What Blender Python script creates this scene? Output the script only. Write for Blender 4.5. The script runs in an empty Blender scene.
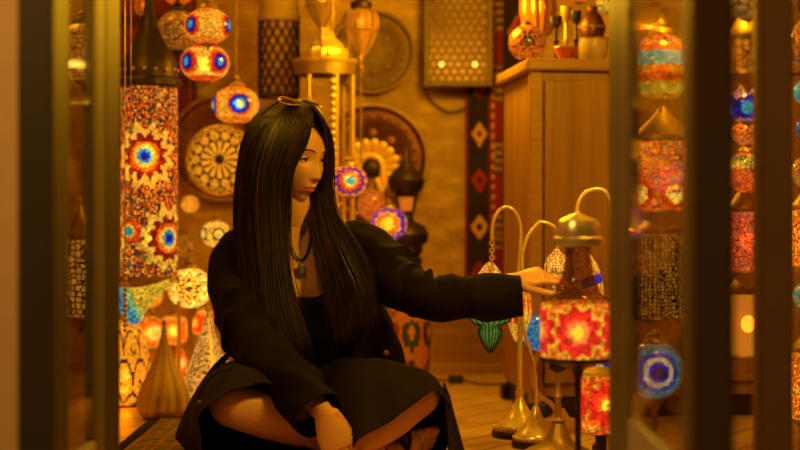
import bpy, math, random
import numpy as np
from mathutils import Vector, Matrix
random.seed(7)
PI = math.pi
SC = bpy.context.scene
COL = SC.collection
# ---------------------------------------------------------------- camera
F = 1477.0          # focal length in pixels of an 800 px wide frame
HC = 0.575          # camera height
HY = 212.0          # horizon row
def W(px, py, Y):
    return Vector(((px - 400.0) / F * Y, Y, HC - (py - HY) / F * Y))
def pxm(n, Y):
    return n * Y / F
cam_d = bpy.data.cameras.new('camera')
cam = bpy.data.objects.new('camera', cam_d)
COL.objects.link(cam)
cam.location = (0, 0, HC)
cam.rotation_euler = (PI / 2, 0, 0)
cam_d.sensor_width = 36.0
cam_d.lens = 36.0 * F / 800.0
cam_d.shift_y = -(225.0 - HY) / 800.0
cam_d.clip_start = 0.05
cam_d.dof.use_dof = True
cam_d.dof.focus_distance = 3.46
cam_d.dof.aperture_fstop = 2.1
SC.camera = cam

# ---------------------------------------------------------------- colour
def L(r, g, b):
    def f(c):
        c /= 255.0
        return c / 12.92 if c <= 0.04045 else ((c + 0.055) / 1.055) ** 2.4
    return (f(r), f(g), f(b))

# ---------------------------------------------------------------- mesh builder
def frame_from(d, hint=None):
    d = Vector(d).normalized()
    h = Vector(hint) if hint is not None else Vector((0, 0, 1))
    if abs(d.dot(h.normalized())) > 0.98:
        h = Vector((0, 1, 0)) if abs(d.y) < 0.9 else Vector((1, 0, 0))
    u = h.cross(d).normalized()
    v = d.cross(u).normalized()
    return u, v

def cr(pts, n):
    """Catmull-Rom resample of a list of equal length tuples to n points."""
    P = np.array([list(p) for p in pts], float)
    m = len(P)
    out = []
    for k in range(n):
        t = k / (n - 1) * (m - 1)
        i = min(int(t), m - 2)
        f = t - i
        p0 = P[max(i - 1, 0)]; p1 = P[i]; p2 = P[i + 1]; p3 = P[min(i + 2, m - 1)]
        out.append(0.5 * ((2 * p1) + (-p0 + p2) * f + (2 * p0 - 5 * p1 + 4 * p2 - p3) * f * f
                          + (-p0 + 3 * p1 - 3 * p2 + p3) * f ** 3))
    return np.array(out)

class MB:
    def __init__(s):
        s.v = []; s.f = []; s.c = []; s.mi = []
    def add(s, verts, faces, m=None, cols=None, mi=0):
        o = len(s.v)
        if m is None:
            s.v.extend([tuple(p) for p in verts])
        else:
            s.v.extend([tuple(m @ Vector(p)) for p in verts])
        s.f.extend([tuple(i + o for i in f) for f in faces])
        s.c.extend(cols if cols is not None else [None] * len(faces))
        s.mi.extend([mi] * len(faces))
        return s
    def box(s, c, size, rot=None, m=None):
        x, y, z = (k / 2 for k in size)
        vs = [Vector((a * x, b * y, d * z)) for a in (-1, 1) for b in (-1, 1) for d in (-1, 1)]
        if rot is not None:
            vs = [rot @ p for p in vs]
        vs = [p + Vector(c) for p in vs]
        return s.add(vs, [(0, 1, 3, 2), (4, 6, 7, 5), (0, 4, 5, 1), (2, 3, 7, 6), (0, 2, 6, 4), (1, 5, 7, 3)], m)
    def lathe(s, prof, seg=32, c=(0, 0, 0), m=None, col=None, flute=None, cap=True):
        """prof: list of (r, z). col(az, t, r, z)->rgb. flute=(n, depth)."""
        vs = []; fs = []; cs = []
        for (r, z) in prof:
            for k in range(seg):
                a = 2 * PI * k / seg
                rr = r
                if flute:
                    rr = r * (1 - flute[1] * (1 - abs(math.cos(a * flute[0] / 2))))
                vs.append((c[0] + rr * math.cos(a), c[1] + rr * math.sin(a), c[2] + z))
        n = len(prof)
        for i in range(n - 1):
            for k in range(seg):
                k2 = (k + 1) % seg
                fs.append((i * seg + k, i * seg + k2, (i + 1) * seg + k2, (i + 1) * seg + k))
                if col:
                    a = 2 * PI * (k + .5) / seg
                    cs.append(col(a, (i + .5) / (n - 1), (prof[i][0] + prof[i + 1][0]) / 2, (prof[i][1] + prof[i + 1][1]) / 2))
                else:
                    cs.append(None)
        if cap:
            if prof[0][0] > 1e-4:
                fs.append(tuple(range(seg))[::-1]); cs.append(col(0, 0, 0, prof[0][1]) if col else None)
            if prof[-1][0] > 1e-4:
                fs.append(tuple((n - 1) * seg + k for k in range(seg))); cs.append(col(0, 1, 0, prof[-1][1]) if col else None)
        return s.add(vs, fs, m, cs)
    def sphere(s, c, r, seg=20, rings=12, m=None, col=None):
        if not hasattr(r, '__len__'):
            r = (r, r, r)
        prof = [(max(1e-5, math.sin(PI * i / rings)), -math.cos(PI * i / rings)) for i in range(rings + 1)]
        mm = Matrix.Translation(Vector(c)) @ Matrix.Diagonal((r[0], r[1], r[2], 1))
        if m is not None:
            mm = m @ mm
        return s.lathe(prof, seg, m=mm, col=col)
    def tube(s, pts, r, seg=8, m=None, cap=True, flat=None, hint=None):
        """pts: list of Vector; r scalar or list; flat=(a,b) scales the two cross axes."""
        P = [Vector(p) for p in pts]
        n = len(P)
        R = r if hasattr(r, '__len__') else [r] * n
        vs = []; fs = []
        u = None
        for i in range(n):
            d = (P[min(i + 1, n - 1)] - P[max(i - 1, 0)])
            if d.length < 1e-9:
                d = Vector((0, 0, 1))
            d.normalize()
            if u is None:
                u, v = frame_from(d, hint)
            else:
                u = (u - d * u.dot(d))
                if u.length < 1e-6:
                    u, v = frame_from(d, hint)
                u.normalize(); v = d.cross(u).normalized()
            fa, fb = flat if flat else (1, 1)
            for k in range(seg):
                a = 2 * PI * k / seg
                vs.append(P[i] + u * (math.cos(a) * R[i] * fa) + v * (math.sin(a) * R[i] * fb))
        for i in range(n - 1):
            for k in range(seg):
                k2 = (k + 1) % seg
                fs.append((i * seg + k, i * seg + k2, (i + 1) * seg + k2, (i + 1) * seg + k))
        if cap:
            fs.append(tuple(range(seg))[::-1]); fs.append(tuple((n - 1) * seg + k for k in range(seg)))
        return s.add(vs, fs, m)
    def limb(s, pts, seg=16, n=None):
        """closed rounded tube: pts = list of (Vector, radius)"""
        arr = [tuple(p) + (r,) for p, r in pts]
        n = n or 6 * len(arr)
        A = cr(arr, n)
        P = [Vector(a[:3]) for a in A]; R = [max(.001, a[3]) for a in A]
        s.tube(P, R, seg)
        s.sphere(P[0], R[0], seg, 8); s.sphere(P[-1], R[-1], seg, 8)
        return s
    def torus(s, c, R, r, seg=32, sec=8, m=None, axis=(0, 0, 1), arc=1.0):
        u, v = frame_from(axis)
        n = seg if arc >= 1 else seg + 1
        vs = []; fs = []
        ax = Vector(axis).normalized()
        for i in range(n):
            a = 2 * PI * arc * i / seg
            d = u * math.cos(a) + v * math.sin(a)
            for k in range(sec):
                b = 2 * PI * k / sec
                vs.append(Vector(c) + d * (R + r * math.cos(b)) + ax * (r * math.sin(b)))
        for i in range(seg):
            i2 = (i + 1) % n if arc >= 1 else i + 1
            for k in range(sec):
                k2 = (k + 1) % sec
                fs.append((i * sec + k, i2 * sec + k, i2 * sec + k2, i * sec + k2))
        return s.add(vs, fs, m)
    def loft(s, rings, cap=(True, True), closed=True, col=None):
        n = len(rings); k = len(rings[0])
        vs = [p for r in rings for p in r]
        fs = []
        kk = k if closed else k - 1
        for i in range(n - 1):
            for j in range(kk):
                j2 = (j + 1) % k
                fs.append((i * k + j, i * k + j2, (i + 1) * k + j2, (i + 1) * k + j))
        if closed and cap[0]: fs.append(tuple(range(k))[::-1])
        if closed and cap[1]: fs.append(tuple((n - 1) * k + j for j in range(k)))
        return s.add(vs, fs)
    def grid(s, fn, nu, nv, col=None):
        vs = [fn(i / nu, j / nv) for j in range(nv + 1) for i in range(nu + 1)]
        fs = []; cs = []
        for j in range(nv):
            for i in range(nu):
                a = j * (nu + 1) + i
                fs.append((a, a + 1, a + nu + 2, a + nu + 1))
                cs.append(col((i + .5) / nu, (j + .5) / nv) if col else None)
        return s.add(vs, fs, None, cs)
    def build(s, name, mat, parent=None, smooth=True, loc=None, angle=40):
        me = bpy.data.meshes.new(name)
        me.from_pydata(s.v, [], s.f)
        if any(c is not None for c in s.c):
            at = me.color_attributes.new('Col', 'FLOAT_COLOR', 'CORNER')
            arr = np.zeros((len(me.loops), 4), np.float32); arr[:, 3] = 1
            li = 0
            for f, c in zip(s.f, s.c):
                cc = c if c is not None else (.5, .5, .5)
                arr[li:li + len(f), :3] = cc
                li += len(f)
            at.data.foreach_set('color', arr.ravel())
        mats = mat if isinstance(mat, (list, tuple)) else [mat]
        for mm in mats:
            me.materials.append(mm)
        if len(mats) > 1:
            me.polygons.foreach_set('material_index', s.mi)
        me.update()
        if smooth:
            me.polygons.foreach_set('use_smooth', [True] * len(me.polygons))
            try:
                me.set_sharp_from_angle(angle=math.radians(angle))
            except Exception:
                pass
        o = bpy.data.objects.new(name, me)
        COL.objects.link(o)
        if parent is not None:
            o.parent = parent
        if loc is not None:
            o.location = loc
        return o

def mod(o, typ, **kw):
    m = o.modifiers.new(typ.lower(), typ)
    for k, v in kw.items():
        setattr(m, k, v)
    return m
def bevel(o, w=.004, n=2):
    mod(o, 'BEVEL', width=w, segments=n, limit_method='ANGLE')
    return o
def thing(name, label, cat, loc=(0, 0, 0), rz=0.0, group=None):
    o = bpy.data.objects.new(name, None)
    o.empty_display_size = .05
    COL.objects.link(o)
    o.location = loc; o.rotation_euler = (0, 0, rz)
    o['label'] = label; o['category'] = cat
    if group: o['group'] = group
    return o
def tag(o, label, cat, group=None, kind=None):
    o['label'] = label; o['category'] = cat
    if group: o['group'] = group
    if kind: o['kind'] = kind
    return o
def struct(o, label=None, cat=None):
    o['kind'] = 'structure'
    if label: o['label'] = label
    if cat: o['category'] = cat
    return o
def copy_thing(root, loc, label, group=None):
    r = root.copy(); COL.objects.link(r); r.location = loc; r['label'] = label
    if group: r['group'] = group
    for ch in root.children:
        c = ch.copy(); COL.objects.link(c); c.parent = r
        for g in ch.children:
            d = g.copy(); COL.objects.link(d); d.parent = c
    return r

# ---------------------------------------------------------------- materials
class NT:
    def __init__(s, name):
        s.m = bpy.data.materials.new(name); s.m.use_nodes = True
        s.t = s.m.node_tree; s.t.nodes.clear()
        s.out = s.n('ShaderNodeOutputMaterial')
    def n(s, typ, **kw):
        nd = s.t.nodes.new(typ)
        for k, v in kw.items():
            if k.startswith('i_'):
                nd.inputs[k[2:].replace('_', ' ')].default_value = v
            else:
                setattr(nd, k, v)
        return nd
    def l(s, a, b):
        s.t.links.new(a, b)
    def math(s, op, a, b=None, clamp=False):
        nd = s.n('ShaderNodeMath', operation=op); nd.use_clamp = clamp
        for i, q in enumerate((a, b)):
            if q is None: continue
            if isinstance(q, (int, float)): nd.inputs[i].default_value = q
            else: s.l(q, nd.inputs[i])
        return nd.outputs[0]
    def mix(s, fac, a, b, typ='MIX'):
        nd = s.n('ShaderNodeMix', data_type='RGBA', blend_type=typ)
        for sock, q in ((nd.inputs[0], fac), (nd.inputs[6], a), (nd.inputs[7], b)):
            if isinstance(q, (int, float)): sock.default_value = q
            elif isinstance(q, tuple): sock.default_value = tuple(q) + ((1,) if len(q) == 3 else ())
            else: s.l(q, sock)
        return nd.outputs[2]
    def ramp(s, fac, stops):
        nd = s.n('ShaderNodeValToRGB')
        el = nd.color_ramp.elements
        while len(el) < len(stops): el.new(.5)
        for e, (p, c) in zip(el, stops):
            e.position = p; e.color = tuple(c) + (1,)
        s.l(fac, nd.inputs[0])
        return nd.outputs[0]
    def coord(s, which='Object', scale=(1, 1, 1), rot=(0, 0, 0)):
        tc = s.n('ShaderNodeTexCoord'); mp = s.n('ShaderNodeMapping')
        mp.inputs['Scale'].default_value = scale; mp.inputs['Rotation'].default_value = rot
        s.l(tc.outputs[which], mp.inputs['Vector'])
        return mp.outputs[0]
    def noise(s, vec, scale, detail=4, rough=.6):
        nd = s.n('ShaderNodeTexNoise'); nd.inputs['Scale'].default_value = scale
        nd.inputs['Detail'].default_value = detail; nd.inputs['Roughness'].default_value = rough
        s.l(vec, nd.inputs['Vector'])
        return nd.outputs[0]
    def bump(s, h, strength=.3, dist=.01):
        nd = s.n('ShaderNodeBump'); nd.inputs['Strength'].default_value = strength
        nd.inputs['Distance'].default_value = dist
        s.l(h, nd.inputs['Height'])
        return nd.outputs[0]
    def bsdf(s, color=(.5, .5, .5), rough=.5, metal=0.0, normal=None, **kw):
        p = s.n('ShaderNodeBsdfPrincipled')
        for sock, q in (('Base Color', color), ('Roughness', rough), ('Metallic', metal)):
            if isinstance(q, (int, float)): p.inputs[sock].default_value = q
            elif isinstance(q, tuple): p.inputs[sock].default_value = tuple(q) + (1,)
            else: s.l(q, p.inputs[sock])
        if normal is not None: s.l(normal, p.inputs['Normal'])
        for k, v in kw.items():
            k = k.replace('_', ' ')
            if isinstance(v, (int, float, tuple)): p.inputs[k].default_value = v
            else: s.l(v, p.inputs[k])
        return p
    def done(s, p):
        s.l(p.outputs[0] if hasattr(p, 'outputs') else p, s.out.inputs[0])
        return s.m

def simple(name, color, rough=.5, metal=0.0, var=.0, scale=20, bump=0.0, **kw):
    t = NT(name); c = color; nrm = None
    if var or bump:
        v = t.coord(); nz = t.noise(v, scale)
        if var:
            lo = tuple(x * (1 - var) for x in color); hi = tuple(min(1, x * (1 + var)) for x in color)
            c = t.mix(nz, lo, hi)
        if bump: nrm = t.bump(nz, bump, .004)
    return t.done(t.bsdf(c, rough, metal, nrm, **kw))

M = {}
M['brass'] = simple('brass', (.85, .58, .13), .32, .6, .25, 30)
M['brass_bright'] = simple('polished_brass', (1, .76, .22), .24, .45, .1, 25)
M['gold_leaf'] = simple('gold_leaf', (.85, .55, .12), .4, .3, .15, 40)
M['frame_tan'] = simple('tan_brown_paint', (.27, .15, .065), .5, 0, .2, 9, .05)
M['frame_pale'] = simple('pale_grey_paint', (.34, .28, .19), .5, 0, .15, 9, .05)
M['frame_brown'] = simple('brown_door_paint', (.10, .055, .024), .5, 0, .2, 9, .05)
M['brass_dull'] = simple('aged_brass', (.42, .27, .06), .42, .6, .4, 40, .15)
M['dark_metal'] = simple('dark_bronze', (.05, .03, .015), .45, .7, .4, 40, .2)
M['copper'] = simple('dark_copper', (.16, .06, .02), .4, .8, .4, 12, .25)
M['black_plastic'] = simple('black_plastic', (.012, .011, .01), .4)
M['frame_dark'] = simple('dark_door_paint', (.035, .024, .014), .5, 0, .3, 9, .05)
M['frame_grey'] = simple('grey_brown_door_paint', (.10, .08, .045), .5, 0, .2, 9, .05)
M['cap_pale'] = simple('pale_brass', (.75, .62, .38), .3, .7, .2, 30)

def m_bulb(name, col, e):
    t = NT(name)
    em = t.n('ShaderNodeEmission'); em.inputs[0].default_value = col + (1,); em.inputs[1].default_value = e
    return t.done(em)
M['bulb'] = m_bulb('bulb_glow', (1, .5, .07), 9.0)
M['bulb_soft'] = m_bulb('soft_bulb_glow', (1, .5, .06), 3.0)
M['bulb_cool'] = m_bulb('cool_bulb_glow', (1, .85, .5), 12.0)

_mos = {}
def mosaic(E=1.0, scale=150.0, clear=.16, grout=.04):
    """glass tiles in the colour of the 'Col' attribute, set in dark grout, lit from inside."""
    k = (E, scale, clear, grout)
    if k in _mos: return _mos[k]
    t = NT('mosaic_glass')
    at = t.n('ShaderNodeAttribute'); at.attribute_name = 'Col'
    v = t.coord()
    ve = t.n('ShaderNodeTexVoronoi', feature='DISTANCE_TO_EDGE'); ve.inputs['Scale'].default_value = scale
    vc = t.n('ShaderNodeTexVoronoi'); vc.inputs['Scale'].default_value = scale
    t.l(v, ve.inputs['Vector']); t.l(v, vc.inputs['Vector'])
    g = t.math('GREATER_THAN', ve.outputs['Distance'], grout)
    sep = t.n('ShaderNodeSeparateColor'); t.l(vc.outputs['Color'], sep.inputs[0])
    br = t.math('ADD', t.math('MULTIPLY', sep.outputs[0], .7), .6)
    brg = t.math('MULTIPLY', br, t.math('ADD', t.math('MULTIPLY', g, .85), .15))
    c = t.mix(1.0, at.outputs['Color'], brg, 'MULTIPLY')
    p = t.bsdf(t.mix(.55, c, (.01, .006, .003)), .18, 0.0, None, Emission_Color=c, Emission_Strength=E)
    tr = t.n('ShaderNodeBsdfTransparent'); t.l(c, tr.inputs[0])
    mx = t.n('ShaderNodeMixShader'); mx.inputs[0].default_value = clear
    t.l(p.outputs[0], mx.inputs[1]); t.l(tr.outputs[0], mx.inputs[2])
    _mos[k] = t.done(mx)
    return _mos[k]

def m_pierced(name, E, scale, col=(.95, .42, .035), edge=.12, metal=(.25, .13, .02)):
    """pierced sheet brass with lit glass cells behind the holes"""
    t = NT(name); v = t.coord()
    ve = t.n('ShaderNodeTexVoronoi', feature='DISTANCE_TO_EDGE'); ve.inputs['Scale'].default_value = scale
    ve.inputs['Randomness'].default_value = .55
    vc = t.n('ShaderNodeTexVoronoi'); vc.inputs['Scale'].default_value = scale; vc.inputs['Randomness'].default_value = .55
    t.l(v, ve.inputs['Vector']); t.l(v, vc.inputs['Vector'])
    g = t.math('GREATER_THAN', ve.outputs['Distance'], edge)
    sep = t.n('ShaderNodeSeparateColor'); t.l(vc.outputs['Color'], sep.inputs[0])
    es = t.math('MULTIPLY', t.math('ADD', t.math('MULTIPLY', sep.outputs[1], .9), .45), E)
    a = t.bsdf(metal, .35, .9)
    b = t.bsdf(tuple(.4 * q for q in col), .3, 0, None, Emission_Color=col + (1,), Emission_Strength=es)
    mx = t.n('ShaderNodeMixShader'); t.l(g, mx.inputs[0]); t.l(a.outputs[0], mx.inputs[1]); t.l(b.outputs[0], mx.inputs[2])
    return t.done(mx)
M['pierced'] = m_pierced('pierced_brass', .55, 75, edge=.1)
M['pierced_dim'] = m_pierced('dim_pierced_brass', .2, 75, edge=.1)
M['pierced_fine'] = m_pierced('fine_pierced_brass', .5, 130)
M['filigree'] = m_pierced('filigree_wire', 1.15, 150, (1, .52, .08), .16, (.6, .36, .06))

def m_glass_lit(name, col, E, clear=.35, rough=.08):
    t = NT(name)
    p = t.bsdf(tuple(.4 * q for q in col), rough, 0, None, Emission_Color=col + (1,), Emission_Strength=E)
    tr = t.n('ShaderNodeBsdfTransparent'); tr.inputs[0].default_value = tuple(.15 + .85 * c for c in col) + (1,)
    mx = t.n('ShaderNodeMixShader'); mx.inputs[0].default_value = clear
    t.l(p.outputs[0], mx.inputs[1]); t.l(tr.outputs[0], mx.inputs[2])
    return t.done(mx)
M['green_glass'] = m_glass_lit('green_ribbed_glass', (.20, .44, .08), .34, .25)
M['amber_glass'] = m_glass_lit('amber_ribbed_glass', (1, .40, .03), .6, .35)
M['clear_amber'] = m_glass_lit('smoky_amber_glass', (.45, .2, .04), .06, .72)

def m_pane():
    t = NT('window_glass')
    fr = t.n('ShaderNodeFresnel'); fr.inputs[0].default_value = 1.45
    tr = t.n('ShaderNodeBsdfTransparent'); tr.inputs[0].default_value = (.86, .84, .78, 1)
    gl = t.n('ShaderNodeBsdfGlossy'); gl.inputs['Roughness'].default_value = .06
    ge = t.n('ShaderNodeNewGeometry')
    fac = t.math('MULTIPLY', fr.outputs[0], t.math('SUBTRACT', 1.0, ge.outputs['Backfacing']))
    mx = t.n('ShaderNodeMixShader'); t.l(fac, mx.inputs[0])
    t.l(tr.outputs[0], mx.inputs[1]); t.l(gl.outputs[0], mx.inputs[2])
    return t.done(mx)
M['pane'] = m_pane()

def m_attr(name, rough=.9, bumpscale=0):
    t = NT(name)
    at = t.n('ShaderNodeAttribute'); at.attribute_name = 'Col'
    v = t.coord(); nz = t.noise(v, 180)
    c = t.mix(1.0, at.outputs['Color'], t.math('ADD', t.math('MULTIPLY', nz, .7), .65), 'MULTIPLY')
    return t.done(t.bsdf(c, rough, 0, t.bump(nz, .4, .003)))
M['woven'] = m_attr('woven_wool')

def m_wall(name, base, dark, sc):
    t = NT(name); v = t.coord()
    vo = t.n('ShaderNodeTexVoronoi', feature='SMOOTH_F1'); vo.inputs['Scale'].default_value = sc
    nv = t.n('ShaderNodeTexNoise'); nv.inputs['Scale'].default_value = 5; t.l(v, nv.inputs['Vector'])
    mp = t.n('ShaderNodeVectorMath', operation='MULTIPLY'); mp.inputs[1].default_value = (1, 1, 2.2)
    t.l(v, mp.inputs[0])
    t.l(mp.outputs[0], vo.inputs['Vector'])
    n2 = t.noise(v, 14, 6, .7)
    h = t.math('ADD', t.math('MULTIPLY', vo.outputs['Distance'], -.7), n2)
    c = t.mix(t.math('MULTIPLY', t.math('ADD', h, .25), 1.1, True), dark, base)
    return t.done(t.bsdf(c, .9, 0, t.bump(h, .9, .03)))
M['stone'] = m_wall('rough_stone_plaster', (.72, .46, .14), (.34, .19, .05), 9)
M['red_wall'] = m_wall('red_brown_plaster', (.42, .16, .06), (.22, .07, .025), 6)
M['facade'] = simple('tan_plaster', (.55, .36, .2), .9, 0, .15, 8, .2)
M['ceil'] = simple('ceiling_paint', (.4, .26, .12), .9)

def m_brick(name, c1, c2, mortar, sx, sy, scale, rot=(0, 0, 0), rough=.5, bmp=.3, mort=.02):
    t = NT(name); v = t.coord(rot=rot)
    b = t.n('ShaderNodeTexBrick'); b.inputs['Scale'].default_value = scale
    b.inputs['Color1'].default_value = c1 + (1,); b.inputs['Color2'].default_value = c2 + (1,)
    b.inputs['Mortar'].default_value = mortar + (1,); b.inputs['Mortar Size'].default_value = mort
    b.inputs['Brick Width'].default_value = sx; b.inputs['Row Height'].default_value = sy
    t.l(v, b.inputs['Vector'])
    mp = t.n('ShaderNodeMapping'); mp.inputs['Scale'].default_value = (1.5, 22, 22)
    t.l(v, mp.inputs['Vector'])
    nz = t.noise(mp.outputs[0], 3, 5)
    c = t.mix(1.0, b.outputs['Color'], t.math('ADD', t.math('MULTIPLY', nz, .8), .6), 'MULTIPLY')
    return t.done(t.bsdf(c, rough, 0, t.bump(b.outputs['Fac'], -bmp, .004)))
M['floor'] = m_brick('oak_planks', (.66, .43, .16), (.57, .36, .12), (.2, .11, .04), 1.1, .12, 1.0, (0, 0, math.radians(-52)), .42, .2, .004)
M['dado'] = m_brick('thin_brick', (.34, .15, .06), (.26, .11, .04), (.3, .17, .08), .22, .05, 1.0, (PI / 2, 0, 0), .85, .5, .006)

def m_wood(name, a, b, axis='Z', rough=.4):
    t = NT(name)
    sc = {'Z': (14, 14, .9), 'X': (.9, 14, 14), 'Y': (14, .9, 14)}[axis]
    v = t.coord(scale=sc)
    n1 = t.noise(v, 1.6, 6, .6); n2 = t.noise(v, 7, 3)
    f = t.math('ADD', t.math('MULTIPLY', n1, .75), t.math('MULTIPLY', n2, .3))
    c = t.ramp(f, [(.3, b), (.72, a)])
    return t.done(t.bsdf(c, rough, 0, t.bump(n2, .08, .003)))
M['cabinet_wood'] = m_wood('honey_wood', (.40, .215, .045), (.20, .09, .016))
M['cabinet_edge'] = m_wood('honey_wood_edge', (.46, .25, .06), (.27, .13, .03), 'X')
# ================================================================ the setting
def sbox(name, x0, x1, y0, y1, z0, z1, mat, parent=None, bev=0):
    b = MB().box(((x0 + x1) / 2, (y0 + y1) / 2, (z0 + z1) / 2), (x1 - x0, y1 - y0, z1 - z0))
    o = b.build(name, mat, parent, smooth=False)
    if bev: bevel(o, bev)
    return o
YW = 5.3; XL = -1.45; XR = 1.75; ZC = 2.7; YF = 2.45
struct(sbox('floor', XL, XR, 2.3, YW, -.05, 0, M['floor']))
struct(sbox('ground', -3, 3, -1.2, 2.3, -.08, -.002, simple('paving_stone', (.2, .15, .1), .8, 0, .3, 6, .2)))
struct(sbox('wall_back', XL, XR, YW, YW + .1, 0, ZC, M['stone']))
struct(sbox('wall_left', XL - .1, XL, 2.55, YW, 0, ZC, M['red_wall']))
struct(sbox('wall_right', XR, XR + .1, 2.45, YW, 0, ZC, M['red_wall']))
struct(sbox('ceiling', XL, XR, 2.45, YW, ZC, ZC + .1, M['ceil']))
struct(sbox('trim_1', -.3, XR - .01, YW - .025, YW - .001, .035, .24, M['dado']))
struct(sbox('baseboard_back', XL + .01, XR - .01, YW - .04, YW - .001, 0, .035, M['cabinet_edge'], bev=.004))
# facade: tan pier, jambs, mullion, lintel
struct(sbox('wall_front', -2.6, -.615, 2.48, 2.6, 0, ZC, M['facade']))
struct(sbox('trim_2', -.521, -.4925, 2.475, 2.6, 0, 2.12, M['frame_dark'], bev=.004))
struct(sbox('trim_3', .3345, .362, 2.27, 2.37, 0, 2.12, M['frame_grey'], bev=.004))
struct(sbox('trim_4', .553, .611, 2.29, 2.322, 0, 2.12, M['frame_tan'], bev=.004))
struct(sbox('trim_5', -.615, .9, 2.46, 2.6, 2.13, ZC, M['frame_dark']))
w1 = sbox('window_1', .363, .552, 2.325, 2.331, .02, 2.11, M['pane']); struct(w1)
w2 = sbox('window_2', .626, .90, 2.325, 2.331, .02, 2.11, M['pane']); struct(w2)
w3 = sbox('window_3', -.614, -.522, 2.53, 2.536, .02, 2.11, M['pane']); struct(w3)

def door(name, xin, xout, y0, y1, near_w, far_w, rail_z, near_mat):
    """glazed leaf standing open at right angles to the facade; xin is the face seen from the doorway."""
    a, b = min(xin, xout), max(xin, xout)
    sgn = 1 if xout > xin else -1
    ft = .017
    a2, b2 = min(xin, xin + sgn * ft), max(xin, xin + sgn * ft)
    d = thing(name, 'x', 'door'); del d['label']; del d['category']
    d['kind'] = 'structure'
    z1 = 2.1
    sbox('stile', a, b, y0, y0 + near_w, .01, z1, near_mat, d, .004)
    sbox('stile', a2, b2, y1 - far_w, y1, .01, z1, M['frame_grey'], d, .004)
    sbox('rail', a2, b2, y0 + near_w, y1 - far_w, .01, rail_z, M['frame_pale'], d, .004)
    sbox('rail', a2, b2, y0 + near_w, y1 - far_w, z1 - .1, z1, M['frame_grey'], d, .004)
    mid = xin + sgn * .006
    sbox('pane', mid - .003, mid + .003, y0 + near_w, y1 - far_w, rail_z, z1 - .1, M['pane'], d)
    for yy, s in ((y0 + near_w, 1), (y1 - far_w, -1)):
        sbox('glazing_bead', a2 + .001, b2 - .001, min(yy, yy + s * .014), max(yy, yy + s * .014), rail_z, z1 - .1, M['frame_grey'], d, .003)
    return d
door('door_1', -.4925, -.5445, 2.10, 2.47, .09, .075, .205, M['frame_dark'])
door('door_2', .334, .387, 1.70, 2.265, .045, .10, .275, M['frame_brown'])

# ================================================================ wood cabinet
A0 = Vector((.36, 4.09, 0)); vx = Vector((.995, .104, 0)); vy = Vector((-.104, .995, 0))
cab = thing('wooden_cabinet', 'tall honey coloured wooden cabinet standing against the back wall', 'cabinet', A0, math.atan2(vx.y, vx.x))
CW, CD, CH = .85, .49, 1.0
def cbox(name, x0, x1, y0, y1, z0, z1, mat, bev=.004):
    return sbox(name, x0, x1, y0, y1, z0, z1, mat, cab, bev)
cbox('body', .012, CW - .012, .012, CD, .06, CH - .035, M['cabinet_wood'])
cbox('top', -.012, CW + .012, -.014, CD + .0, CH - .034, CH, M['cabinet_edge'], .008)
cbox('corner_post', 0, .035, -.004, .03, .045, CH - .036, M['cabinet_edge'])
cbox('corner_post', CW - .035, CW, -.004, .03, .045, CH - .036, M['cabinet_edge'])
cbox('door', .04, .43, -.006, .011, .1, CH - .06, M['cabinet_wood'])
cbox('door', .435, CW - .04, -.006, .011, .1, CH - .06, M['cabinet_wood'])
cbox('plinth', .02, CW - .02, .02, CD - .005, .0, .058, M['dark_metal'])
for fx, fy in ((.0, -.0), (.0, CD - .05), (CW - .05, 0), (CW - .05, CD - .05)):
    cbox('foot', fx, fx + .05, fy, fy + .05, 0, .044, M['black_plastic'])
def on_cab(px, back):
    """point on the cabinet top, 'back' metres behind its front edge, in the direction of pixel column px."""
    k = (px - 400) / F
    p0 = A0 + vy * back
    t = (k * p0.y - p0.x) / (vx.x - k * vx.y)
    p = p0 + vx * t
    return Vector((p.x, p.y, CH))

# ================================================================ kilim hung on the wall
def kilim_col(u, v):
    # u 0..1 across, v 0..1 upward
    red = L(120, 20, 14); dk = L(38, 16, 16); cream = L(205, 150, 80); orange = L(190, 90, 30); navy = L(40, 26, 34)
    x = u * .26; z = v * 1.5
    if x < .012: return red
    if x < .086:
        k = (z + .04) / .165; fr = (k - math.floor(k)) - .5
        q = abs(x - .05) / .03 + abs(fr) * .165 / .045
        odd = int(math.floor(k)) % 2
        if q < .35: return dk
        if q < 1.0: return cream if odd else L(150, 36, 20)
        if q < 1.25: return dk
        if abs(fr) > .46: return navy
        return dk if odd else navy
    if x < .094: return red
    if x < .105: return cream if int(z / .018) % 2 else red
    if x < .135:
        return (L(150, 110, 50) if int(z / .014) % 2 else L(70, 40, 16)) if int(z / .13) % 2 else red
    if x < .145: return dk
    k = z / .2; fr = (k - math.floor(k)) - .5
    q = abs(x - .2) / .05 + abs(fr) * .2 / .09
    if q < .4: return cream
    if q < .8: return red
    if q < 1.0: return orange
    return dk
p0 = W(465, 285, 5.27)
kb = MB()
kb.grid(lambda u, v: (p0.x + u * .26, 5.268 - .006 * math.sin(u * 9 + v * 5), p0.z + v * 1.5), 52, 210, kilim_col)
ko = kb.build('hanging_kilim', M['woven']); mod(ko, 'SOLIDIFY', thickness=.008, offset=1)
tag(ko, 'dark red and navy kilim with cream diamonds hanging on the wall behind the cabinet', 'rug')
fr = MB()
for i in range(44):
    x = p0.x + .004 + i * .0058
    fr.tube([(x, 5.268, p0.z), (x + random.uniform(-.003, .003), 5.266, p0.z - .03)], .0014, 4)
f = fr.build('fringe', simple('wool_fringe', (.5, .3, .14), .9), ko); f['kind'] = 'stuff'

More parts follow.
